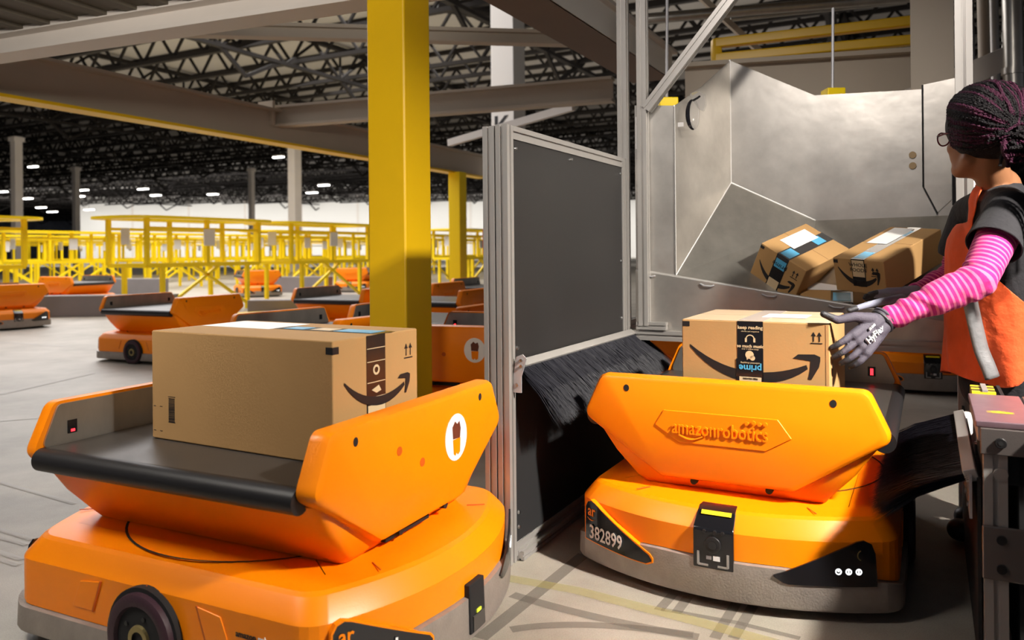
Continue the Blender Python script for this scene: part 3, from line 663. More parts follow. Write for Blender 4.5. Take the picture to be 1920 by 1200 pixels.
    if detail:
        for sy in (-1, 1):
            Fs = frame((0, sy*.4825, 0), (-sy * -1, 0, 0), (0, 0, 1))
            words('side_number', number, .05, M['ink'], base, frame((.345 if sy < 0 else -.345, sy*.4825, .138), (1, 0, 0) if sy < 0 else (-1, 0, 0), (0, 0, 1)), weight=.001, squeeze=.85)
            words('side_wordmark', 'amazon', .02, M['ink'], base, frame((.322 if sy < 0 else -.322, sy*.4825, .176), (1, 0, 0) if sy < 0 else (-1, 0, 0), (0, 0, 1)), weight=.0005)
            words('side_wordmark', 'robotics', .02, M['white'], base, frame((.392 if sy < 0 else -.392, sy*.4825, .176), (1, 0, 0) if sy < 0 else (-1, 0, 0), (0, 0, 1)), weight=.0005)
    return o
def place(o, x, y, adeg, label):
    o.location = (x, y, 0); o.rotation_euler = (0, 0, R(adeg)); tag(o, label, 'robot', 'orange sorting robots'); return o
r3 = place(make_robot('382899'), .886, 2.88, -117.87, 'orange robot numbered 382899 facing the camera beside the black partition')
r1 = place(make_robot('382901', logo=False, sticker=True, port=True), -.698, 2.377, -25.6, 'large orange robot in front at lower left carrying a long carton')
rb = make_robot('382911'); place(rb, -3.456, 8.03, -23.7, 'distant orange robot with empty tray seen above the long carton')
place(copy_tree(rb), -1.95, 9.45, -24, 'distant orange robot with dark empty tray just left of the big yellow post')
place(copy_tree(rb), -7.5, 11.55, -38, 'orange robot cut by the left picture edge facing forward')
place(copy_tree(rb), -8.6, 15.6, -112, 'orange robot half hidden behind the one at the left picture edge')
place(copy_tree(r1), -.20, 4.86, -109, 'shaded orange robot with round sticker between yellow post and black partition')
place(copy_tree(rb), -1.27, 5.45, -32, 'orange robot with white-lit end sheet right behind the long carton')
place(copy_tree(rb), -.657, 6.39, -25, 'orange robot directly behind the shaded one with the round sticker')
place(copy_tree(rb), -.81, 8.9, -25, 'farther orange robot seen right of the yellow post')
place(copy_tree(rb), -1.30, 10.85, -25, 'orange robot peeking out right of the yellow post, third behind the sticker robot')
place(copy_tree(rb), -.3, 12.2, -25, 'farthest orange robot beside the distant yellow post')
place(copy_tree(rb), 1.35, 5.1, -100, 'orange robot in the dark beneath the steel chute')
place(copy_tree(rb), 3.2, 6.2, -110, 'orange robot beyond the chute seen left of the worker')
place(copy_tree(rb), -6.3, 19.5, -60, 'tiny orange robot under the yellow racks at left')
place(copy_tree(rb), -4.2, 21.5, -100, 'tiny orange robot under the yellow racks left of the big post')

# ------------------------------------------------------------------ cartons
def smile_polys(w_, h_):
    """arrow smile in a w_ x h_ box centred on 0"""
    A = [(-.5, .5), (-.25, -.02), (.0, -.20), (.22, -.12), (.36, .06)]
    def bez(P, t):
        n_ = len(P)-1; return sum((Vector(p) * math.comb(n_, i) * t**i * (1-t)**(n_-i) for i, p in enumerate(P)), Vector((0, 0)))
    up = [bez([(-.5, .46), (-.2, -.22), (.12, -.22), (.40, .12)], k/14) for k in range(15)]
    dn = [bez([(-.5, .40), (-.24, -.52), (.18, -.52), (.41, .03)], k/14) for k in range(15)]
    polys = []
    for k in range(14): polys.append([(dn[k].x*w_, dn[k].y*h_), (dn[k+1].x*w_, dn[k+1].y*h_), (up[k+1].x*w_, up[k+1].y*h_), (up[k].x*w_, up[k].y*h_)])
    hd = [(.30, .26), (.37, .36), (.47, .35), (.5, .28), (.47, .02), (.43, -.16), (.415, -.18), (.41, -.1), (.435, .1), (.435, .22), (.38, .25)]
    hd = [(.30, .25), (.34, .345), (.46, .36), (.5, .31), (.5, .22), (.43, .21)], [(.43, .21), (.5, .22), (.49, .08), (.435, -.2), (.41, -.19), (.425, .0)], 
    for h in hd: polys.append([(x*w_, y*h_) for x, y in h])
    return polys
def arrows_polys(s):
    P = []
    for x in (-.25, .25):
        P.append([((x-.05)*s, -.3*s), ((x+.05)*s, -.3*s), ((x+.05)*s, .25*s), ((x-.05)*s, .25*s)])
        P.append([((x-.2)*s, .2*s), ((x+.2)*s, .2*s), (x*s, .55*s)])
    P.append(rect(-.5*s, -.5*s, .5*s, -.42*s)); return P
def make_carton(L, D, H, style):
    """front face is -Y; base centred at origin"""
    o = empty('carton')
    sh = MB().box((-L/2, -D/2, 0), (L/2, D/2, H)).build('shell', M['card'], o, bevel=.004)
    Ff = frame((0, -D/2, H/2), (1, 0, 0), (0, 0, 1)); Ft = frame((0, 0, H), (1, 0, 0), (0, 1, 0)); Fr = frame((L/2, 0, H/2), (0, 1, 0), (0, 0, 1))
    MB().box((-L/2+.002, -.0015, H), (L/2-.002, .0015, H+.0008)).build('flap_seam', M['card_edge'], o) if style != 'long' else None
    if style == 'front':      # tape runs front to back over the centre
        MB().box((L/2-.012, -D/2-.0008, .004), (L/2-.010, -D/2, H-.004)).build('corner_crease', M['card_edge'], o)
        tx = -.008; tw = .04
        tp = flat('printed_tape', [rect(tx-tw, -H/2+.005, tx+tw, H/2)], M['tape'], o, Ff)
        flat('tape_overlap', [rect(tx-tw-.004, -H/2+.07, tx+tw-.004, -H/2+.18)], M['tape'], o, Ff, lift=.0012)
        words('tape_print', 'keep reading', .0150, M['tan'], tp, Ff @ Matrix.Translation((tx, .130, 0)), weight=.0004)
        words('tape_print', 'ebooks and magazines', .0062, M['tan'], tp, Ff @ Matrix.Translation((tx, .118, 0)))
        flat('headphone_print', ring_quads(tx, .094, .011, .014, 12, 0, 180) + [rect(tx-.016, .084, tx-.010, .097), rect(tx+.010, .084, tx+.016, .097)], M['tan'], tp, Ff, lift=.0014)
        words('tape_print', 'so much music', .0138, M['tan'], tp, Ff @ Matrix.Translation((tx, .071, 0)), weight=.0004)
        words('tape_print', 'over 2 million songs', .0065, M['tan'], tp, Ff @ Matrix.Translation((tx, .062, 0)))
        flat('speech_print', [circ(tx-.002, .044, .013, 18), circ(tx+.007, .034, .008, 14), [(tx-.012, .036), (tx-.004, .034), (tx-.010, .027)]], M['tan'], tp, Ff, lift=.0014)
        up = Ff @ Matrix.Translation((tx, 0.0, 0)) @ Matrix.Rotation(math.pi, 4, 'Z')
        words('tape_print', 'unlimited shopping', .0078, M['tan'], tp, up @ Matrix.Translation((0, -.018, 0)), lift=.002)
        words('tape_print', 'prime', .030, M['blue'], tp, up @ Matrix.Translation((0, -.002, 0)), weight=.0006, lift=.0024)
        lb = flat('tape_label', [rect(tx-.034, -.12, tx+.034, -.026)], M['tan'], tp, Ff, lift=.002)
        words('tape_print', 'FOODS', .022, M['ink'], tp, up @ Matrix.Translation((0, .056, 0)), weight=.0006, lift=.003)
        words('tape_print', 'M A R K E T', .009, M['ink'], tp, up @ Matrix.Translation((0, .042, 0)), lift=.003)
        words('tape_print', 'FREE DELIVERY', .007, M['ink'], tp, up @ Matrix.Translation((0, .031, 0)), lift=.003)
        flat('smile_arrow', [[(x - .0, y + .005) for x, y in pl] for pl in smile_polys(.40, .14)], M['ink'], o, Ff)
        flat('upright_arrows', arrows_polys(.034), M['ink'], o, Ff @ Matrix.Translation((L/2-.038, H/2-.045, 0)))
        flat('corner_patch', [rect(-L/2+.002, H/2-.022, -L/2+.026, H/2-.006)], M['ink'], o, Ff)
        flat('shipping_label', [rect(.0, -.10, .14, .05)], M['paper'], o, Ft @ Matrix.Translation((0, .02, 0)), lift=.002)
        flat('top_tape', [rect(tx-tw, -D/2+.01, tx+tw, D/2)], M['tape_sheen'], o, Ft, lift=.001); MB().box((-L/2+.003, -D/2+.003, H), (L/2-.003, D/2-.003, H+.0006)).build('top_flaps', M['card_top'], o)
        words('side_print', 'CARTON RECYCLE', .012, M['ink'], o, Fr @ Matrix.Translation((-D/2+.06, -.02, 0)) @ Matrix.Rotation(-math.pi/2, 4, 'Z'), weight=.0006)
    elif style == 'long':     # long plain face at the front; tape and smile on the right end
        bars = []; y = -.035
        random.seed(3)
        while y < .032:
            t_ = random.choice((.0008, .0014, .0022)); bars.append(rect(-.013, y, .012, y + t_)); y += t_ + random.choice((.001, .0016))
        bars += [rect(-.0145, -.037, .0145, -.0355), rect(-.0145, .0355, .0145, .037)]
        flat('barcode', bars, M['ink'], o, Ff @ Matrix.Translation((-L/2+.085, -H/2+.088, 0)))
        flat('crop_marks', [rect(-L/2+.008, -.062, -L/2+.017, -.0605), rect(-L/2+.035, -.062, -L/2+.045, -.0605), rect(-L/2+.008, -.132, -L/2+.017, -.1305), rect(-L/2+.035, -.132, -L/2+.045, -.1305)], M['ink'], o, Ff)
        MB().box((L/2-.022, -D/2-.0008, H-.034), (L/2+.0008, -D/2+.0, H-.016)).build('corner_patch', M['ink'], o)
        flat('corner_patch', [rect(-D/2, H/2-.034, -D/2+.022, H/2-.016)], M['ink'], o, Fr)
        tp = flat('printed_tape', [rect(-.05, -H/2+.005, .03, H/2)], M['tape'], o, Fr)
        for k, y in enumerate((.12, .085, .03, -.01)): flat('tape_stripe', [rect(-.048, y-.001, .028, y+.001)], M['tan'], tp, Fr, lift=.0014)
        flat('tape_emblem', ring_quads(-.01, .062, .008, .014, 14), M['tan'], tp, Fr, lift=.0014)
        flat('tape_emblem', [[(-.03, .01), (.0, .02), (.01, .005), (-.01, 0)]], M['tan'], tp, Fr, lift=.0014)
        lb = flat('tape_label', [rect(-.046, -.12, .027, -.03)], M['tan'], tp, Fr, lift=.0014)
        words('label_print', 'FREE\nDELIVERY', .02, M['ink'], tp, Fr @ Matrix.Translation((-.01, -.07, 0)), lift=.0025)
        flat('smile_arrow', [[(x + .0, y + .0) for x, y in pl] for pl in smile_polys(.28, .10)], M['ink'], o, Fr, lift=.002)
        flat('upright_arrows', arrows_polys(.04), M['ink'], o, Fr @ Matrix.Translation((D/2-.045, H/2-.06, 0)))
        flat('shipping_label', [rect(-L/2+.02, -.02, -L/2+.30, .15)], M['paper'], o, Ft)
        flat('top_tape', [rect(-L/2+.30, .0, L/2, .075)], M['tape'], o, Ft)
        for rr in (rect(-L/2+.33, .01, -L/2+.40, .065), rect(L/2-.16, .005, L/2-.03, .07)): flat('tape_patch', [rr], M['blue'], o, Ft, lift=.0012)
        flat('tape_patch', [rect(-L/2+.43, .01, -L/2+.50, .065)], M['tan'], o, Ft, lift=.0012)
    else:
        tw = L*.13
        tp = flat('printed_tape', [rect(-tw, -H/2+.03, tw, H/2)], M['tape'], o, Ff)
        flat('tape_patch', [rect(-tw*.85, H/2-.065, tw*.85, H/2-.02)] if style == 'tilt' else [], M['blue'], tp, Ff, lift=.0012) if style == 'tilt' else None
        flat('tape_label', [rect(-tw*.85, -H/2+.035, tw*.85, -H/2+.10)] if style == 'tilt' else [rect(-tw*.9, H/2-.075, tw*.9, H/2-.004)], M['tan'], tp, Ff, lift=.0012)
        words('tape_print', 'prime', .032, M['tape'], tp, Ff @ Matrix.Translation((0, H/2-.05, 0)) @ Matrix.Rotation(math.pi, 4, 'Z'), lift=.0024) if style == 'tilt' else words('tape_print', 'WHOLE\nFOODS', .022, M['ink'], tp, Ff @ Matrix.Translation((0, H/2-.035, 0)), lift=.0024)
        flat('smile_arrow', smile_polys(L*.82, .10), M['ink'], o, Ff @ Matrix.Translation((0, -.01, 0)))
        flat('upright_arrows', arrows_polys(.036), M['ink'], o, Ff @ Matrix.Translation((L/2-.04, H/2-.05, 0)))
        flat('corner_patch', [rect(-L/2+.002, H/2-.022, -L/2+.022, H/2-.008)], M['ink'], o, Ff)
        flat('top_tape', [rect(-tw, -D/2, tw, D/2)], M['tape'], o, Ft)
        for y0_, y1_ in ((-D/2+.01, -D/2+.09), (D/2-.12, D/2-.05)): flat('tape_patch', [rect(-tw*.8, y0_, tw*.8, y1_)], M['blue'], o, Ft, lift=.0012)
        flat('shipping_label', [rect(-L/2+.03, -D/2+.10, -tw*.4, D/2-.06)] if style == 'tilt' else [rect(-L/2+.03, -.02, tw*.3, D/2-.02)], M['paper'], o, Ft, lift=.002)
    return o
def settle(o, loc, rot, label):
    o.location = loc; o.rotation_euler = rot; tag(o, label, 'box', 'cardboard cartons'); return o
cA = make_carton(.455, .46, .30, 'front'); pA = Vector((.558, 2.60, .521)); aA = R(-28)
cA_c = pA + Vector((math.cos(aA), math.sin(aA), 0)) * .2275 + Vector((-math.sin(aA), math.cos(aA), 0)) * .23
settle(cA, cA_c, (0, 0, aA), 'brown carton with black smile arrow and tape carried by robot 382899')
cB = make_carton(.68, .36, .31, 'long'); pB = Vector((-1.045, 2.28, .5205)); aB = R(-28.5)
cB_c = pB + Vector((math.cos(aB), math.sin(aB), 0)) * .34 + Vector((-math.sin(aB), math.cos(aB), 0)) * .18
settle(cB, cB_c, (0, 0, aB), 'long plain-sided brown carton with barcode on the front left robot')

# ------------------------------------------------------------------ aluminium profiles
def profile(name, p, q, s=.045, parent=None, h=None, m='alu'):
    """slotted extrusion between p and q, slots on four faces"""
    p = Vector(p); q = Vector(q); d = (q - p); L = d.length; d.normalize(); h = h or s
    a = s/2; g = s*.12; dp = s*.16
    def side(n_):  # cross-section points with a groove on each face
        return n_
    cs = [(-a, -a), (-g, -a), (-g, -a+dp), (g, -a+dp), (g, -a), (a, -a), (a, -g), (a-dp, -g), (a-dp, g), (a, g), (a, a), (g, a), (g, a-dp), (-g, a-dp), (-g, a), (-a, a), (-a, g), (-a+dp, g), (-a+dp, -g), (-a, -g)]
    cs = [(x, y*h/s) for x, y in cs]
    mb = MB().loft([[Vector((x, y, 0)) for x, y in cs], [Vector((x, y, L)) for x, y in cs]])
    o = mb.build(name, M[m], parent)
    up = SV if abs(d.z) > .5 else Vector((0, 0, 1))
    z = d; x = up.cross(z).normalized(); y = z.cross(x)
    Mx = Matrix((x, y, z)).transposed().to_4x4(); Mx.translation = p; o.matrix_local = Mx; return o

# left partition
pt = empty('black_partition', (0, 0, 0))
U0 = -.70; V0 = -.62; V1 = .50; ZT = 1.475
near = profile('frame_post', S(U0, V0), S(U0, V0, ZT), parent=pt)
profile('frame_post', S(U0 - .05, V0 - .001), S(U0 - .05, V0 - .001, ZT - .002), parent=pt, s=.044)
profile('frame_post', S(U0, V1), S(U0, V1, ZT), parent=pt, s=.045)
profile('top_rail', S(U0, V0 + .023, ZT - .0225), S(U0, V1 - .023, ZT - .0225), parent=pt)
profile('bottom_rail', S(U0, V0 + .023, .04), S(U0, V1 - .023, .04), parent=pt)
profile('bottom_rail', S(U0 + .03, V0 + .03, .018), S(U0 + .03, V1 - .03, .018), parent=pt, s=.03)
def slab(name, u, v0, v1, z0, z1, m, par, t=.006, bev=0):
    c = [S(u, v0, z0), S(u, v1, z0), S(u, v1, z1), S(u, v0, z1)]
    return MB().prism(c, SU * t).build(name, m, par, bevel=bev)
bd1 = slab('upper_board', U0 + .012, V0 + .022, V1 - .022, .66, ZT - .045, M['board'], pt)
bd2 = slab('lower_board', U0 + .012, V0 + .022, V1 - .022, .062, .655, M['matte_black'], pt)  # blacker than the upper board, the brush's shade painted into it
for v, z in ((V0+.045, 1.40), (V0+.52, 1.41), (V1-.04, 1.40), (V0+.045, .72), (V1-.04, .74), (V1-.04, 1.0), (V0+.045, .16), (V0+.045, .11)):
    q = S(U0 + .018, v, z); MB().cyl(q, q + SU*.006, .008, 12, r2=.005).build('button_screw', M['screw'], bd1 if z > .65 else bd2)
tag(pt, 'black board partition in a slotted aluminium frame left of robot 382899', 'partition')
# brushes
def brush(name, root0, root1, dirv, length, nst, label, seed, droop, par_m='alu', rows=3, wdt=.0011):
    random.seed(seed); o = empty(name, (0, 0, 0)); d = Vector(dirv).normalized()
    ax = (root1 - root0); mb = MB(); side = ax.normalized()
    nrm_ = d.cross(side).normalized()
    for k in range(nst):
        t = random.random(); r_ = random.uniform(-1, 1) * .008
        p0 = root0 + ax * t + nrm_ * r_
        ln = length * random.uniform(.93, 1.03)
        jit = side * random.gauss(0, .018) + nrm_ * (random.gauss(0, .008) + r_ * 1.2)
        p1 = p0 + d * ln * .55 + jit * .45 + Vector((0, 0, -droop * .25)); p2 = p0 + d * ln + jit + Vector((0, 0, -droop))
        s_ = side * wdt; n_ = nrm_ * wdt
        mb.add([p0 - s_, p0 + s_, p0 + n_, p1 - s_, p1 + s_, p1 + n_, p2], [(0, 1, 4, 3), (1, 2, 5, 4), (2, 0, 3, 5), (3, 4, 6), (4, 5, 6), (5, 3, 6)])
    b = mb.build('bristles', M['bristle'], o, fix=False); tag(b, kind='stuff')
    mb = MB(); up_ = Vector((0, 0, 1))
    mb.bar(root0 - d*.008, root1 - d*.008, .032, .032, up=d)
    mb.build('holder_rail', M['alu'], o, bevel=.003)
    tag(o, label, 'brush'); return o
dL = SU * .78 - Vector((0, 0, .62))
bl_ = brush('bristle_brush', S(U0 + .035, V0 + .02, .655), S(U0 + .035, V1 + .14, .655), dL, .22, 7500, 'black bristle brush hanging from the partition toward robot 382899', 5, .03)
for k, v in enumerate((V0 + .01,)):
    bk = [(0, 0), (.012, .065), (.035, .075), (.05, .06), (.03, .0), (.03, -.055), (.0, -.055)]
    MB().prism([S(U0 + .0235 + a*1., v, .63 + b) for a, b in bk], SV * -.005).build('end_bracket', M['zinc'], bl_)
    q = S(U0 + .036, v - .005, .60); MB().cyl(q, q - SV*.004, .007, 10).build('bracket_screw', M['screw'], bl_)
    for z in (.685, .665): 
        q = S(U0 + .055, v - .012, z); MB().cyl(q, q + SV*.03 + SU*.0, .005, 10).build('bracket_pin', M['screw'], bl_)

# right guard with brush
UR = .70
rg = empty('machine_guard', (0, 0, 0))
def sbox(name, u0, u1, v0, v1, z0, z1, m, par, bevel=0):
    c = [S(u0, v0, z0), S(u1, v0, z0), S(u1, v1, z0), S(u0, v1, z0)]
    return MB().prism(c, (0, 0, z1 - z0)).build(name, m, par, bevel=bevel)
profile('leg', S(UR + .002, -.70), S(UR + .002, -.70, .56), parent=rg, s=.05)
profile('leg', S(UR + .20, -.70), S(UR + .20, -.70, .56), parent=rg, s=.05)
profile('leg', S(UR + .012, -.02), S(UR + .012, -.02, .42), parent=rg, s=.045)
tc_ = sbox('top_cover', UR - .04, UR + .085, -.735, -.33, .612, .628, mat('cover_vest_reflection', (.34, .22, .26), .35, .6, var=.12, vscale=20), rg, .003)  # violet in the colour stands in for the vest reflected in aluminium
sbox('top_cover', UR + .09, UR + .34, -.735, -.33, .612, .628, M['guard'], rg, .003)
fp = sbox('front_plate', UR - .03, UR + .30, -.738, -.73, .548, .611, M['guard'], rg, .002)
for u in (-.0, .085):
    q = S(UR + u + .012, -.738, .578); MB().cyl(q, q - SV*.007, .013, 16).build('socket_bolt', M['black'], fp, bevel=.002); MB().cyl(q - SV*.0072, q - SV*.0076, .006, 6).build('bolt_socket', M['matte_black'], fp)
sbox('side_rail', UR - .035, UR + .0, -.72, -.30, .575, .611, M['zinc'], rg, .002)
sbox('gap_shade_block', UR - .02, UR + .3, -.70, -.36, .47, .546, M['matte_black'], rg)  # black block put in as the shade of the gap
jp = sbox('joint_plate', UR - .028, UR + .16, -.738, -.729, .245, .375, M['guard'], rg, .004)
for u in (.012, .085):
    for z in (.275, .345):
        q = S(UR + u, -.738, z); MB().cyl(q, q - SV*.007, .011, 16).build('socket_bolt', M['black'], jp)
sbox('black_board', UR - .035, UR - .027, -.68, .36, .0, .47, M['matte_black'], rg)
sbox('back_board', UR + .052, UR + .062, -.70, .04, .0, .60, M['matte_black'], rg); sbox('back_board', UR + .092, UR + .102, -2.1, -.745, .0, .62, M['matte_black'], rg)
MB().tube([S(UR + .14, -.60, .42), S(UR + .16, -.62, .30), S(UR + .10, -.62, .22), S(UR + .0, -.62, .215)], .02, 10).build('cable_sleeve', M['black'], rg, smooth=True)
q = S(UR + .012, -.7255, .50); MB().cyl(q, q - SV*.005, .016, 16).build('slot_nut', M['alu'], rg)
fe2 = M['stickyel']
st_ = frame(S(UR + .02, -.62, .6282), SU, SV)
flat('hazard_sticker', [[(-.03, 0), (.03, .0), (.0, .008)], [(-.03, .014), (.0, .02), (.03, .014), (.0, .026)], [(.012, .004), (.03, .012), (.012, .02)]], fe2, rg, st_, lift=.0006)
for k in range(5):
    v = -.325 + k * .026
    sbox('hazard_stripe', UR - .03, UR + .03, v, v + .0255, .60, .632, M['stickyel'] if k % 2 == 0 else mat('brown_black_stripe', (.03, .015, .01), .5), rg)
sbox('stripe_clip', UR - .004, UR + .010, -.325, -.195, .633, .638, M['alu'], rg)
tag(rg, 'dark steel machine guard post with cover painted with a violet reflection at the lower right edge', 'machine guard')
dR = -SU * .9 - Vector((0, 0, .30))
br_ = brush('bristle_brush', S(UR - .055, -.66, .47), S(UR - .055, .16, .47), dR, .235, 7500, 'black bristle brush at right touching robot 382899 from the machine guard', 6, .05)
slab('mounting_strip', UR - .052, -.68, .18, .37, .475, M['zinc'], br_, t=.006)
for k in range(7): 
    q = S(UR - .052, -.62 + k*.12, .39); MB().cyl(q, q - SU*.004, .007, 10).build('strip_screw', M['screw'], br_)
sbox('end_block', UR - .045, UR - .01, .12, .2, .41, .48, M['wallw'], br_, .01)

# ------------------------------------------------------------------ chute and its frame
fp2 = empty('chute_frame', (0, 0, 0))
VF = .585
profile('tall_post', S(-.70, .56), S(-.70, .56, 2.9), parent=fp2)
profile('tall_post', S(-.605, .56, .70), S(-.605, .56, 2.9), parent=fp2)
profile('tall_post', S(.69, .62), S(.69, .62, 2.9), parent=fp2, s=.06)
profile('cross_rail', S(-.70, .575, .655), S(.70, .575, .655), parent=fp2)
profile('cross_rail', S(-.64, .56, .70), S(-.50, .56, .70), parent=fp2, s=.035)
profile('diagonal_strut', S(-.585, .555, 1.70), S(-.10, .555, 2.26), parent=fp2, s=.045)
profile('short_strut', S(-.70, .585, .70), S(-.70, 1.15, .70), parent=fp2)
profile('short_strut', S(.70, .66, .655), S(.70, 1.2, .655), parent=fp2)
tag(fp2, 'slotted aluminium posts and rails holding the steel chute', 'frame')
ch = empty('steel_chute', (0, 0, 0))
def sheet(name, pts, par, m='chute', t=.003, nrm=None, bev=0):
    P_ = [S(*p) for p in pts]
    n_ = (P_[1] - P_[0]).cross(P_[2] - P_[0]).normalized() * t
    return MB().prism(P_, n_).build(name, M[m], par, bevel=bev)
def lipz(u): return .958 - (u + .68) * .155
A = (-.47, .61, lipz(-.47) + .005); B = (-.333, 1.15, 1.39); Cc = (.074, 1.15, 1.185); D_ = (.70, 1.15, 1.195); E_ = (.70, .61, lipz(.70) - .08)
Fm = (.074, .61, lipz(.074) - .13)
sheet('left_flange', [(-.655, .592, lipz(-.655)), A, (A[0], A[1], 1.715), (-.655, .592, 1.73)], ch)
sheet('left_wall', [A, B, (-.333, 1.15, 2.02), (-.41, .86, 1.84), (A[0], A[1], 1.715)], ch)
sheet('back_wall', [B, Cc, (.074, 1.15, 1.80), (-.333, 1.15, 2.02)], ch)
sheet('back_wall', [Cc, D_, (.70, 1.15, 1.80), (.56, 1.15, 1.78), (.074, 1.15, 1.80)], ch)
sheet('floor_sheet', [A, Fm, Cc], ch, m='galv'); sheet('floor_sheet', [A, Cc, B], ch, m='galv')
sheet('floor_sheet', [Fm, E_, D_, Cc], ch, m='galv')
sheet('right_wall', [E_, D_, (.70, 1.15, 1.80), (.70, .62, 1.70)], ch)
sheet('overlap_panel', [(.545, 1.143, 1.33), (.60, 1.142, 1.21), (.69, 1.142, 1.30), (.69, 1.142, 1.82), (.545, 1.142, 1.80)], ch, t=-.006)
MB().bar(S(.543, 1.143, 1.33), S(.543, 1.143, 1.80), .006, .006).build('dark_joint', M['matte_black'], ch); MB().bar(S(.543, 1.142, 1.33), S(.60, 1.140, 1.205), .006, .006).build('dark_joint', M['matte_black'], ch)
MB().bar(S(A[0], A[1] - .006, A[2]), S(A[0], A[1] - .006, 1.71), .004, .004).build('dark_joint', M['alu_slot'], ch)
sheet('front_apron', [(-.655, .585, .665), (.70, .585, .665), (.70, .585, lipz(.70)), (-.655, .585, lipz(-.655))], ch)
MB().tube([S(-.655, .592, lipz(-.655)), S(.70, .592, lipz(.70))], .009, 12).build('rolled_lip', M['alu'], ch, smooth=True)
for k in range(5):
    u = -.62 + .27 * k
    MB().tube([S(u, .578, lipz(u) - .012), S(u + .02, .572, lipz(u) - .02), S(u + .05, .572, lipz(u) - .022), S(u + .06, .578, lipz(u) - .018)], .004, 8).build('lip_clip', M['zinc'], ch, smooth=True)
for (p_, q_) in ((A, B), (B, Cc), (B, (-.333, 1.15, 2.02)), (A, (A[0], A[1], 1.715))):
    MB().tube([S(p_[0], p_[1] - .004, p_[2] + .002), S(q_[0], q_[1] - .004, q_[2] + .002)], .0035, 6).build('fold_glint', M['paper'], ch, smooth=True)  # pale tubes laid along the chute folds as painted glints
for k in range(5):
    q = S(-.64, .588, 1.0 + k*.16); MB().cyl(q, q - SV*.004, .005, 8).build('rivet', M['alu_slot'], ch)
for z in (1.43, 1.48):
    q = S(.50, 1.146, z); MB().cyl(q, q - SV*.005, .016, 14).build('rusty_bolt', mat('rusty_bolt', (.25, .18, .10), .6, .5), ch)
tag(ch, 'folded bare steel sorting chute behind the carton and the worker', 'chute')
# paper tags and hanging goggles
tg = flat('paper_tag', [rect(-.03, -.075, .03, .075)], M['paper'], None, frame(S(-.62, .585, 1.60), SU, (0, 0, 1))); tag(tg, 'white printed paper tag taped to the aluminium post beside the chute', 'tag')
flat('tag_print', [rect(-.02, .01, .02, .06), rect(-.02, -.03, .02, -.02), rect(-.02, -.05, .01, -.045)], M['curb'], tg, Matrix.Identity(4), lift=.0014)
gg = empty('hanging_goggles', (0, 0, 0)); gc = S(-.405, .84, 1.66); gc = W(1300, 215, 3.62)
GR = (SU*.55 + SV*.84).normalized()
def gpt(t, k=1): return gc + GR*.034*k*math.cos(t) + Z_*.066*k*math.sin(t)
Z_ = Vector((0, 0, 1))
MB().tube([gpt(t) for t in [2*math.pi*k/28 for k in range(29)]], .0035, 8, cap=False).build('goggle_rim', M['clearbag'], gg, smooth=True)
MB().tube([gpt(t, 1.02) for t in [math.pi*.55 + math.pi*.95*k/16 for k in range(17)]], [.004 + .006*math.sin(math.pi*k/16) for k in range(17)], 8).build('goggle_frame', M['gloss_black'], gg, smooth=True)
MB().loft([[gpt(t, k_) - SU*o_ for t in [2*math.pi*k/24 for k in range(24)]] for k_, o_ in ((.95, 0), (.8, .010), (.5, .017), (.1, .02))]).build('goggle_lens', M['clearbag'], gg, smooth=True)
MB().tube([gc + GR*.0 + Z_*.065, gc + GR*.028 + Z_*.080, gc + GR*.040 + Z_*.088], .005, 8).build('strap', M['gloss_black'], gg, smooth=True)
random.seed(2)
MB().prism([gc + GR*(.02 + x_) + Z_*z_ - SU*.008 for x_, z_ in ((-.03, .10), (.02, .115), (.06, .10), (.065, .05), (.05, .02), (.02, .03), (-.01, .06))], SU*.006).build('plastic_pouch', M['clearbag'], gg, bevel=.003)
flat('tape_piece', [rect(-.04, -.01, .012, .01)], M['paper'], gg, frame(gc + Vector((-.05, .03, -.04)), SU, (0, 0, 1)))
tag(gg, 'clear safety goggles with black rim hung on the chute left wall', 'goggles')
# chute cartons
def chute_z(u, v):
    fz = lipz(u) - .10; bz = 1.185 if u > .07 else 1.185 + (.074 - u) / .407 * .205
    return fz + (bz - fz) * max(0, min(1, (v - .61) / .54))
def posed(o, v, fac, label):
    p = Vector(v[:3]); cpos = Vector((0, 0, CAMH)); p = cpos + (p - cpos) * fac
    o.location = p; o.rotation_euler = Euler(v[3:6], 'XYZ'); tag(o, label, 'box', 'cardboard cartons')
posed(make_carton(.24, .36, .225, 'tilt'), (1.255, 3.57, .884, .307, .546, -.764), 1.035, 'tilted carton with white shipping label and blue tape lying in the steel chute')
posed(make_carton(.229*.97, .454*.97, .150*.97, 'dark'), (1.649, 3.433, .928, .304, .076, -.97), .97, 'carton half in shadow beside the worker arm in the steel chute')
oC = make_carton(.34, .26, .06, 'dark'); oC.location = S(.22, .80, chute_z(.22, .74) - .015); oC.rotation_euler = (.40, .02, SA + .1)
tag(oC, 'flat carton lying low behind the chute lip below the two leaning cartons', 'box', 'cardboard cartons')

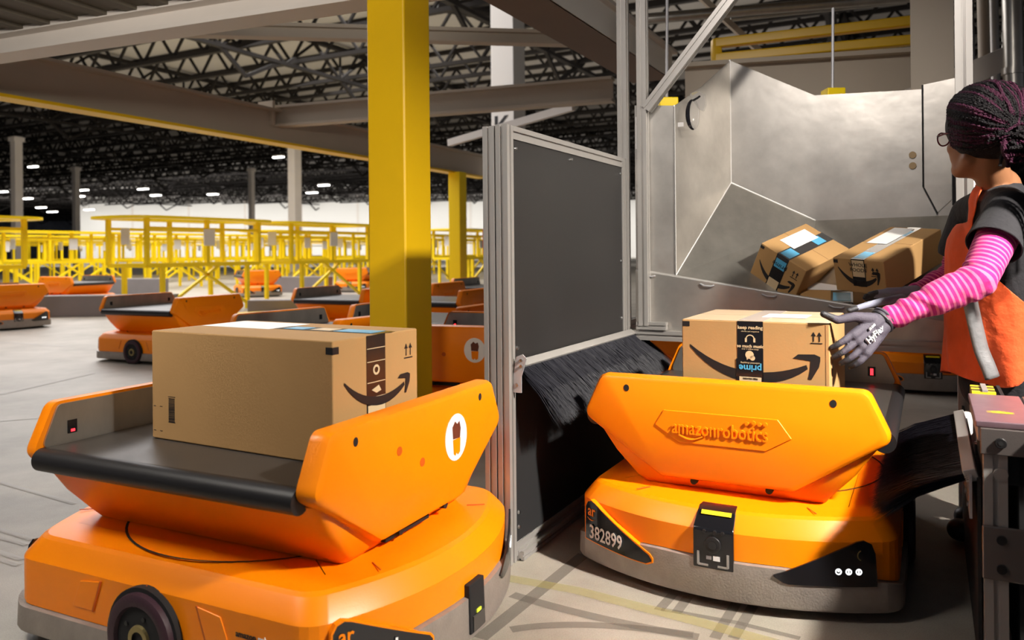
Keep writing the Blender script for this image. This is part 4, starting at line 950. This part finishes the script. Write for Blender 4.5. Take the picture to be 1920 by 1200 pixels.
# ------------------------------------------------------------------ the worker
def capsule(bm, p, q, r0, r1, n=16):
    p = Vector(p); q = Vector(q); d = q - p; L = d.length
    if L < 1e-6: bmesh.ops.create_icosphere(bm, subdivisions=3, radius=r0, matrix=Matrix.Translation(p)); return
    z = d.normalized(); x = z.orthogonal().normalized(); y = z.cross(x); rings = []
    prof = [(-r0*math.cos(a), r0*math.sin(a)) for a in [math.pi/2*k/5 for k in range(1, 6)]] + [(L + r1*math.sin(a), r1*math.cos(a)) for a in [math.pi/2*k/5 for k in range(0, 5)]]
    for h, r in prof: rings.append([bm.verts.new(p + z*h + (x*math.cos(t) + y*math.sin(t))*r) for t in [2*math.pi*k/n for k in range(n)]])
    for a, b in zip(rings, rings[1:]):
        for k in range(n): bm.faces.new((a[k], a[(k+1) % n], b[(k+1) % n], b[k]))
    t0 = bm.verts.new(p - z*r0); t1 = bm.verts.new(q + z*r1)
    for k in range(n): bm.faces.new((rings[0][(k+1) % n], rings[0][k], t0)); bm.faces.new((rings[-1][k], rings[-1][(k+1) % n], t1))
capsule0 = capsule
def ellipsoid(bm, c, rad, rot=None):
    Mx = Matrix.Translation(Vector(c)) @ (rot.to_4x4() if rot else Matrix.Identity(4)) @ Matrix.Diagonal((*rad, 1))
    bmesh.ops.create_icosphere(bm, subdivisions=4, radius=1, matrix=Mx)
def organic(name, fn, m, parent, voxel=.006, smooth=6, cut=None, thick=0):
    bm = bmesh.new(); fn(bm); bmesh.ops.recalc_face_normals(bm, faces=bm.faces); me = bpy.data.meshes.new('tmp'); bm.to_mesh(me); bm.free()
    t = bpy.data.objects.new('tmp', me); C.objects.link(t)
    r = t.modifiers.new('r', 'REMESH'); r.mode = 'VOXEL'; r.voxel_size = voxel; r.use_smooth_shade = True
    s = t.modifiers.new('s', 'SMOOTH'); s.iterations = smooth; s.factor = .5
    dg = bpy.context.evaluated_depsgraph_get(); nm = bpy.data.meshes.new_from_object(t.evaluated_get(dg)); bpy.data.objects.remove(t)
    if cut:      # keep where cut(p) > 0, clipping polygons at the border
        vs = [v.co.copy() for v in nm.vertices]; sv = [cut(v) for v in vs]; out = []; faces = []; idx = {}; 
        def vid(key, co):
            if key not in idx: idx[key] = len(out); out.append(co)
            return idx[key]
        for p_ in nm.polygons:
            ii = list(p_.vertices); poly = []
            for a, b in zip(ii, ii[1:] + ii[:1]):
                if sv[a] > 0: poly.append(vid(a, vs[a]))
                if (sv[a] > 0) != (sv[b] > 0):
                    t_ = sv[a] / (sv[a] - sv[b]); k = (min(a, b), max(a, b), 'e'); poly.append(vid(k, vs[a].lerp(vs[b], t_)))
            if len(poly) > 2: faces.append(poly)
        nm = bpy.data.meshes.new(name); nm.from_pydata([tuple(v) for v in out], [], faces)
        nm.polygons.foreach_set('use_smooth', [True]*len(nm.polygons))
    nm.name = name; nm.materials.clear(); nm.materials.append(m)
    o = bpy.data.objects.new(name, nm); C.objects.link(o); o.parent = parent
    if thick: sd = o.modifiers.new('cloth', 'SOLIDIFY'); sd.thickness = thick; sd.offset = 1
    return o
pr = empty('person', (0, 0, 0))
Fd = (-SU * .97 + SV * .15).normalized(); Ld = Vector((0, 0, 1)).cross(Fd).normalized()   # facing and her left (towards camera)
Z3 = Vector((0, 0, 1))
hipc = W(1905, 720, 2.78); chest = W(1886, 470, 2.74); neckb = W(1872, 352, 2.68)
shL = W(1893, 395, 2.52); elL = W(1832, 527, 2.38); wrL = W(1662, 599, 2.43)
shR = W(1822, 400, 2.90); elR = W(1790, 520, 2.98); wrR = W(1712, 552, 2.93)
headc = W(1839, 255, 2.62); HS = 1.12
hF = (Fd * .72 + SV * .69).normalized(); hL = Z3.cross(hF).normalized(); Rh = Matrix((hF, hL, Z3)).transposed()
def H(f, l, z): return headc + (hF*f + hL*l + Z3*z) * HS
def hcap(bm, p, q, a, b): capsule(bm, p, q, a*HS, b*HS)
def hell(bm, c, r, rot=None): ellipsoid(bm, c, tuple(k*HS for k in r), rot)
def body_fn(bm):
    hell(bm, H(-.01, 0, .03), (.098, .076, .10), Rh); hell(bm, H(.035, 0, -.035), (.062, .058, .085), Rh)
    hcap(bm, H(.055, .022, -.095), H(.055, -.022, -.095), .026, .026); hcap(bm, H(.0, .045, -.07), H(.055, .02, -.10), .022, .02); hcap(bm, H(.0, -.045, -.07), H(.055, -.02, -.10), .022, .02)
    hcap(bm, H(.090, 0, .01), H(.108, 0, -.028), .008, .013); hcap(bm, H(.083, .014, -.066), H(.083, -.014, -.066), .011, .011)
    hell(bm, H(.06, .038, -.03), (.022, .02, .022)); hell(bm, H(.06, -.038, -.03), (.022, .02, .022))
    hell(bm, H(-.01, .075, -.015), (.018, .008, .028), Rh); hell(bm, H(-.01, -.075, -.015), (.018, .008, .028), Rh)
    capsule(bm, H(-.015, 0, -.05), neckb - Z3*.02, .052, .058)
    capsule(bm, neckb, chest, .07, .12); capsule(bm, chest, hipc, .12, .13)
    for s, e, w_ in ((shL, elL, wrL), (shR, elR, wrR)):
        capsule(bm, neckb - Z3*.03, s, .055, .052); capsule(bm, s, e, .052, .040); capsule(bm, e, w_, .040, .026)
    for sg in (1, -1):
        hp = hipc + Ld * .085 * sg; kn = Vector((hp.x, hp.y, .47)) + Fd*.03; an = Vector((hp.x, hp.y, .09)) - Fd * .0
        capsule(bm, hp, kn, .085, .055); capsule(bm, kn, an, .052, .036); capsule(bm, an - Z3*.04, an + Fd*.15 - Z3*.055, .035, .03)
body = organic('body', body_fn, M['skin'], pr, .007, 4)
def tee_fn(bm):
    capsule(bm, neckb - Z3*.045, chest, .085, .137); 
    for a, b, r0, r1 in ((chest + Ld*.05, hipc + Ld*.05, .115, .130), (chest - Ld*.05, hipc - Ld*.05, .115, .130), (chest + Fd*.03, hipc + Fd*.05, .125, .125)): capsule(bm, a, b, r0, r1)
    for s, e in ((shL, elL), (shR, elR)):
        capsule(bm, neckb - Z3*.04, s - Z3*.005, .060, .068); capsule(bm, s - Z3*.005, s.lerp(e, .56), .068, .078)
def teecut(p):
    # trim sleeve hems flat and the neckline
    r = 1
    for s, e in ((shL, elL), (shR, elR)):
        d = (e - s).normalized(); t = (p - s).dot(d)
        if (p - (s + d*t)).length < .105 and (p - chest).dot(Ld) * (1 if s is shL else -1) > .07 and t > .1: r = min(r, .165 - t)
    return min(r, -( (p - (neckb + Z3*.035)).dot(Z3 - Fd*.35)) if (p - neckb).length < .12 else 1)
tee = organic('t_shirt', tee_fn, M['tee'], pr, .009, 5, cut=teecut, thick=.004)
def sleeve_fn(bm, s, e, w_):
    capsule(bm, s.lerp(e, .30), e, .060, .050); capsule(bm, e, w_.lerp(e, .04), .051, .034); capsule(bm, e, e.lerp(w_, .45), .053, .050)
for s, e, w_ in ((shL, elL, wrL), (shR, elR, wrR)):
    sl = organic('striped_sleeve', lambda bm: sleeve_fn(bm, s, e, w_), M['stripe'], pr, .006, 5, thick=.002)
    at = sl.data.attributes.new('armlen', 'FLOAT', 'POINT'); L1 = (e - s).length; d1 = (e - s).normalized(); d2 = (w_ - e).normalized(); vals = []
    bi = (d1 + d2).normalized()
    for i, v in enumerate(sl.data.vertices):
        p = v.co; k = (p - e).dot(bi); t = max(0, min(1, (k + .05) / .10)); t = t*t*(3-2*t)
        a = L1 + (p - e).dot(d1); b = L1 + (p - e).dot(d2); vals.append(a*(1-t) + b*t)
        # wrinkles
        q = vals[-1]; amp = .0022 if q < L1 + .16 else .0035
        rad = (p - (s + d1*(p-s).dot(d1) if t < .5 else e + d2*(p-e).dot(d2))).normalized()
        v.co = p + rad * amp * (math.sin(q*95 + 2.2*math.sin(p.z*60)) * (.4 if L1 - .05 > q else 1) * (1.0 if q > L1 + .15 or abs(q - L1) < .07 else .35))
    at.data.foreach_set('value', vals)
# vest
def vest_fn(bm):
    capsule(bm, neckb - Z3*.045, chest, .095, .150)
    for a, b, r0, r1 in ((chest + Ld*.05, hipc + Ld*.055 + Fd*.01, .130, .150), (chest - Ld*.05, hipc - Ld*.05, .130, .150), (chest + Fd*.045, hipc + Fd*.075, .140, .150)): capsule(bm, a, b, r0, r1)
    for s in (shL, shR): capsule(bm, neckb - Z3*.04, neckb.lerp(s, .75) - Z3*.005, .070, .082)
zs = neckb.z
def g_edge(z):
    t = zs + .05 - z
    pts = [(0, .030), (.06, .040), (.16, .075), (.27, .09), (.34, .03), (.45, -.07), (.62, -.13), (.9, -.16)]
    for (a, b), (c_, d_) in zip(pts, pts[1:]):
        if t <= c_: return lerp(b, d_, max(0, (t-a)/(c_-a)))
    return pts[-1][1]
def vcut(p):
    ax = neckb.lerp(hipc, max(0, min(1, (neckb.z - p.z)/(neckb.z - hipc.z))))
    f = (p - ax).dot(Fd)
    lat = abs((p - ax).dot(Ld))
    neck = lat - .055 if p.z > neckb.z - .12 else 1
    back = (-.02 - f) if (p.z > zs - .0 and False) else -1
    hem = p.z - (.60 + .02*math.sin(p.x*30) + .10 * max(0, min(1, (-f - .02)/.12)))
    t = zs + .05 - p.z; top_ = (.075 if t < .06 else .075 + (t-.06)*.55 if t < .17 else .135 + (t-.17)*3)
    return min(f - g_edge(p.z), neck, hem, top_ - f)
vest = organic('safety_vest', vest_fn, M['vest'], pr, .009, 3, cut=vcut, thick=.004)
for v in vest.data.vertices:
    p = v.co; a_ = (hipc.z + .25 - p.z)
    if a_ > 0: p += (Fd * math.sin(p.dot(Ld)*55 + p.z*9) + Ld * math.sin(p.dot(Fd)*60)) * .010 * min(1, a_ * 4)
# reflective strip following the vest surface and edge trims
from mathutils.bvhtree import BVHTree
dgl = bpy.context.evaluated_depsgraph_get(); bvh = BVHTree.FromObject(vest, dgl)
def skinstrip(name, path, wd, m, off=.007):
    vs = []; fs = []
    n_ = 26
    pts = [Vector(p) for p in path]
    def at_(t):
        k = min(int(t * (len(pts)-1)), len(pts)-2); f_ = t * (len(pts)-1) - k; return pts[k].lerp(pts[k+1], f_)
    last = None
    for i in range(n_+1):
        c_ = at_(i/n_); d_ = (at_(min(1, i/n_+.03)) - at_(max(0, i/n_-.03))).normalized(); sd = d_.cross(Vector((0, -1, 0))).normalized()
        row = []
        for k in (-1, -.5, 0, .5, 1):
            q = c_ + sd * wd/2 * k; hit, nrm_, _, dist = bvh.ray_cast(q - Vector((0, .6, 0)), Vector((0, 1, 0)))
            row.append((q, hit.y if hit is not None and abs(hit.y - 2.6) < .12 else None))
        vs.append(row)
    ys = [min([y for j in range(max(0, i-2), min(n_, i+2)+1) for q, y in vs[j] if y is not None] or [2.6]) for i in range(n_+1)]
    ys = [sum(ys[max(0, i-3):i+4])/len(ys[max(0, i-3):i+4]) for i in range(n_+1)]
    vs = [Vector((q.x, ys[i] - off + (.006 if abs(k-2) == 2 else 0), q.z)) for i, row in enumerate(vs) for k, (q, y) in enumerate(row)]
    for i in range(n_):
        for k in range(4): fs.append((5*i+k, 5*i+k+1, 5*i+k+6, 5*i+k+5))
    o = MB().add(vs, fs).build(name, m, vest, smooth=True); o.modifiers.new('t', 'SOLIDIFY').thickness = .002; return o
skinstrip('reflective_strip', [W(1832, 560, 2.62), W(1846, 610, 2.60), W(1856, 660, 2.60), W(1872, 712, 2.60)], .050, M['reflect'])
0 and skinstrip('hem_trim', [W(1800, 688, 2.60), W(1818, 700, 2.60), W(1842, 706, 2.60)], .016, M['lime'])
# trousers and shoes
def pants_fn(bm):
    capsule(bm, hipc + Z3*.02, hipc - Z3*.06, .135, .14)
    for sg in (1, -1):
        hp = hipc + Ld * .085 * sg - Z3*.05; kn = Vector((hp.x, hp.y, .47)) + Fd*.03; an = Vector((hp.x, hp.y, .12))
        capsule(bm, hp, kn, .105, .075); capsule(bm, kn, an, .072, .06)
organic('trousers', pants_fn, M['pants'], pr, .010, 4)
for sg in (1, -1):
    hp = hipc + Ld * .085 * sg; a0_ = Vector((hp.x, hp.y, .05))
    def shoe(bm): capsule(bm, a0_ - Fd*.03, a0_ + Fd*.17 - Z3*.008, .046, .040); capsule(bm, a0_ + Z3*.04, a0_, .045, .045)
    organic('shoe', shoe, M['black'], pr, .007, 4, cut=lambda p: p.z - .004)
# hands in gloves: palm plus five fingers
def glove(name, wr, dirv, back, thumbdir, curl, parts_mat, parent, tipm, spread=1.0, thumb_pts=None, K=1.0):
    def capsule(bm, p, q, r0, r1, n=16): capsule0(bm, p, q, r0*K, r1*K, n)
    d = Vector(dirv).normalized(); n_ = (Vector(back) - d * Vector(back).dot(d)).normalized(); s_ = d.cross(n_).normalized()   # s_: across the palm
    if s_.dot(Vector(thumbdir)) < 0: s_ = -s_
    tips = []
    def fn(bm):
        for k, off in enumerate((.026, .009, -.009, -.027)):
            capsule(bm, wr + (d*.012 + s_*off*.72)*K, wr + (d*.088 + s_*off*1.12)*K, .017, .0145)
        capsule(bm, wr - d*.015 + s_*.012, wr + d*.02 + s_*.012, .024, .022); capsule(bm, wr - d*.015 - s_*.012, wr + d*.02 - s_*.012, .024, .022)
        for k, (off, L_) in enumerate(((.030, .070), (.0105, .078), (-.0105, .073), (-.031, .058))):
            b0_ = wr + (d*.088 + s_*off*1.10)*K; ang = 0; p = b0_; dd = (d + s_*off*1.6*spread).normalized()
            for j, (fr_, r0, r1) in enumerate(((.45, .0102, .0094), (.31, .0094, .0088), (.24, .0088, .0076))):
                ang += curl[k][j]; dr = (dd*math.cos(ang) - n_*math.sin(ang)).normalized(); q = p + dr * L_ * fr_ * K; capsule(bm, p, q, r0, r1, 12); p = q
            tips.append(p.copy())
        tp = thumb_pts or [wr + d*.02 + s_*.030, wr + d*.055 + s_*.052 - n_*.01, wr + d*.085 + s_*.062 - n_*.015, wr + d*.108 + s_*.062 - n_*.018]
        for a, b, r0, r1 in zip(tp, tp[1:], (.018, .0135, .0115), (.0135, .0115, .0092)): capsule(bm, a, b, r0, r1, 12)
        tips.append(tp[-1].copy())
    o = organic(name, fn, parts_mat, parent, .0032, 3)
    o.data.materials.append(tipm); nm = len(o.data.polygons); 
    for p_ in o.data.polygons:
        if min((p_.center - t_).length for t_ in tips) < .032: p_.material_index = 1
    return o, d, n_, s_
hd = W(1588, 652, 2.56) - wrL
wl = W(1649, 607, 2.42)
fing = W(1594, 663, 2.375) - wl
bk = (Vector((.35, -.92, .22)))
th = [W(1632, 598, 2.41), W(1602, 594, 2.39), W(1570, 600, 2.385), W(1544, 589, 2.385)]
gl, d_, n_, s_ = glove('work_glove', wl, fing, bk, W(1540, 585, 2.5) - wl, ((.10, .30, .30), (.10, .32, .30), (.12, .36, .32), (.15, .40, .35)), M['glove'], pr, M['glove_tip'], 1.7, th, 1.13)
MB().tube([wl - d_*.012 + (n_*math.cos(t)*.027 + s_*math.sin(t)*.037) for t in [2*math.pi*k/20 for k in range(21)]], .006, 8, cap=False).build('glove_cuff', M['glove_tip'], gl, smooth=True)
MB().tube([wl - d_*.026 + (n_*math.cos(t)*.028 + s_*math.sin(t)*.037) for t in [2*math.pi*k/20 for k in range(21)]], .006, 8, cap=False).build('glove_cuff', M['glove'], gl, smooth=True)
upv = -d_ * .25 + s_ * .8
rgt = (upv.cross(n_)).normalized()
rt_ = W(1630, 618, 2.4) - W(1600, 640, 2.4); rt_ = (rt_ - n_ * rt_.dot(n_)).normalized()
words('glove_print', 'HyFlex', .027, M['white'], gl, frame(wl + d_*.050 + n_*.018 - s_*.004, rt_, n_.cross(rt_)), weight=.0001, lift=.003, depth=.003)
words('glove_print', '11-840', .010, M['white'], gl, frame(wl + d_*.045 + n_*.019 + s_*.020, rt_, n_.cross(rt_)), weight=.0003, lift=.003, depth=.003)
# far hand, open, thumb apart, over the chute lip
wr2 = W(1706, 549, 2.92)
g2, d2_, n2_, s2_ = glove('work_glove', wr2, W(1645, 552, 2.93) - wr2, Vector((.1, .4, 1)), Vector((0, -1, -.3)), ((.05, .08, .05),)*4, M['glove_in'], pr, M['glove_tip'], .8,
    [W(1690, 560, 2.86), W(1655, 565, 2.80), W(1622, 573, 2.78), W(1592, 582, 2.77)])
# head: hair braids, glasses, eyes
hairc = H(-.025, 0, .032); tie = H(-.150, .045, -.055)
random.seed(11)
def braid(mbs, pts, r):
    pts = [Vector(p) for p in pts]; fine = []
    L_ = sum((b-a).length for a, b in zip(pts, pts[1:])); n_ = max(8, int(L_/.0065))
    for i in range(n_+1):
        t = i/n_*(len(pts)-1); k = min(int(t), len(pts)-2); f_ = t-k; p0 = pts[max(k-1, 0)]; p1 = pts[k]; p2 = pts[k+1]; p3 = pts[min(k+2, len(pts)-1)]
        fine.append(.5*((2*p1) + (p2-p0)*f_ + (2*p0-5*p1+4*p2-p3)*f_*f_ + (3*p1-p0-3*p2+p3)*f_**3))
    mbs.tube(fine, [r*(1 + .22*(1 if i % 2 else -1)) for i in range(len(fine))], 6, mi=0 if random.random() < .62 else 1)
hb = MB()
ax_ = Vector((.136, .112, .124))
def onhead(f, l, z, k=1.0):
    v = Vector((f, l, z)).normalized(); return hairc + (hF*v.x*ax_.x + hL*v.y*ax_.y + Z3*v.z*ax_.z) * k
for lay in range(3):
    for i in range(64):
        a = -2.15 + 4.3*i/63 + random.gauss(0, .02)     # around the hairline from one ear over the top to the other
        st_ = Vector((.80 - .10*lay - .42*abs(math.sin(a))**4 - .25*max(0, abs(a)-1.6), math.sin(a)*1.0, math.cos(a)*.95 - .06)).normalized()
        st_ = Vector((st_.x, st_.y, st_.z))
        en = Vector((-.90, .25 + .22*math.sin(a), -.38 + .30*math.cos(a)))
        pts = []
        for k in range(7):
            t = k/6; v = st_.lerp(en, t); v.x *= 1; kk = 1.0 + .02*lay + random.uniform(0, .05) + .05*math.sin(math.pi*t)
            sw = random.gauss(0, .03)*math.sin(math.pi*t)
            pts.append(onhead(v.x, v.y + sw, v.z + sw*.6, kk))
        pts.append(tie + Vector((random.gauss(0, .012), random.gauss(0, .012), random.gauss(0, .02))))
        braid(hb, pts, random.uniform(.0048, .0062))
for i in range(46):   # tail falling behind the shoulder
    p0 = tie + Vector((random.gauss(0, .02), random.gauss(0, .015), random.gauss(0, .03)))
    e_ = random.uniform(-.05, .06)
    pts = [p0 - hF*.0, p0 + SU*.05 + Z3*random.uniform(-.02, .02), p0 + SU*.095 + SV*e_ - Z3*.06, p0 + SU*.115 + SV*e_*1.2 - Z3*.16, p0 + SU*.12 + SV*e_*1.4 - Z3*random.uniform(.22, .30)]
    braid(hb, pts, random.uniform(.0042, .0055))
hair = hb.build('braided_hair', [M['braid'], M['braid2']], pr, smooth=True, fix=False); tag(hair, kind='stuff')
def cap_fn(bm): ellipsoid(bm, hairc, (ax_.x, ax_.y, ax_.z), Rh)
organic('hair_cap', cap_fn, M['braid'], pr, .008, 2, cut=lambda p: -((p - H(.050, 0, .0)).dot(hF*.80 - Z3*.45)))
tieo = MB().tube([tie + hF*0 + (Z3*math.cos(t)*.035 + hL*math.sin(t)*.03) for t in [2*math.pi*k/16 for k in range(17)]], .009, 8, cap=False).build('hair_tie', M['braid2'], hair, smooth=True)
for sg in (1, -1):
    ec = H(.078, .031*sg, .008); MB_e = MB(); bm = bmesh.new(); bmesh.ops.create_uvsphere(bm, u_segments=16, v_segments=10, radius=.0125, matrix=Matrix.Translation(ec)); me = bpy.data.meshes.new('eye'); bm.to_mesh(me); bm.free(); me.materials.append(M['eye'])
    eo = bpy.data.objects.new('eye', me); C.objects.link(eo); eo.parent = pr
    MB().cyl(ec + hF*.0115, ec + hF*.0132, .0055, 14).build('iris', M['matte_black'], eo)
gls = MB()
for sg in (1, -1):
    gc_ = H(.112, .034*sg, .004); ring = [gc_ + hL*.030*math.cos(t) + Z3*.022*math.sin(t) - hF*.012*abs(math.cos(t))*(1 if math.cos(t)*sg > 0 else 0) for t in [2*math.pi*k/24 for k in range(25)]]
    gls.tube(ring, .0026, 6, cap=False)
    gls.tube([gc_ + hL*.030*sg - hF*.012 + Z3*.008, H(.05, .080*sg, .012), H(-.01, .086*sg, .008)], .003, 6)
gls.tube([H(.112, .006, .008), H(.115, 0, .010), H(.112, -.006, .008)], .0026, 6)
go = gls.build('eyeglasses', M['glassframe'], pr, smooth=True)
for sg in (1, -1):
    gc_ = H(.111, .034*sg, .004); MB().add([gc_ + hL*.029*math.cos(t) + Z3*.021*math.sin(t) - hF*.012*abs(math.cos(t))*(1 if math.cos(t)*sg > 0 else 0) for t in [2*math.pi*k/24 for k in range(24)]], [tuple(range(24))]).build('lens', M['glass'], go)
tag(pr, 'worker with dark plum braids, orange vest and pink striped sleeves steadying the carton', 'person')
# screen edge behind the worker
mo = empty('wall_monitor', (0, 0, 0)); p = W(1815, 345, 3.35)
sc0 = MB().box((-.06, -.015, -.09), (.10, .015, .09)).build('case', M['gloss_black'], mo, bevel=.004)
MB().box((-.035, -.017, -.065), (.09, -.0155, .065)).build('screen', M['whiteled'], mo)
mo.location = p; mo.rotation_euler = (0, 0, SA)
MB().box((-.02, .015, -.02), (.06, .16, .02)).build('bracket', M['matte_black'], mo)
tag(mo, 'small black monitor with white screen behind the worker chin', 'monitor')
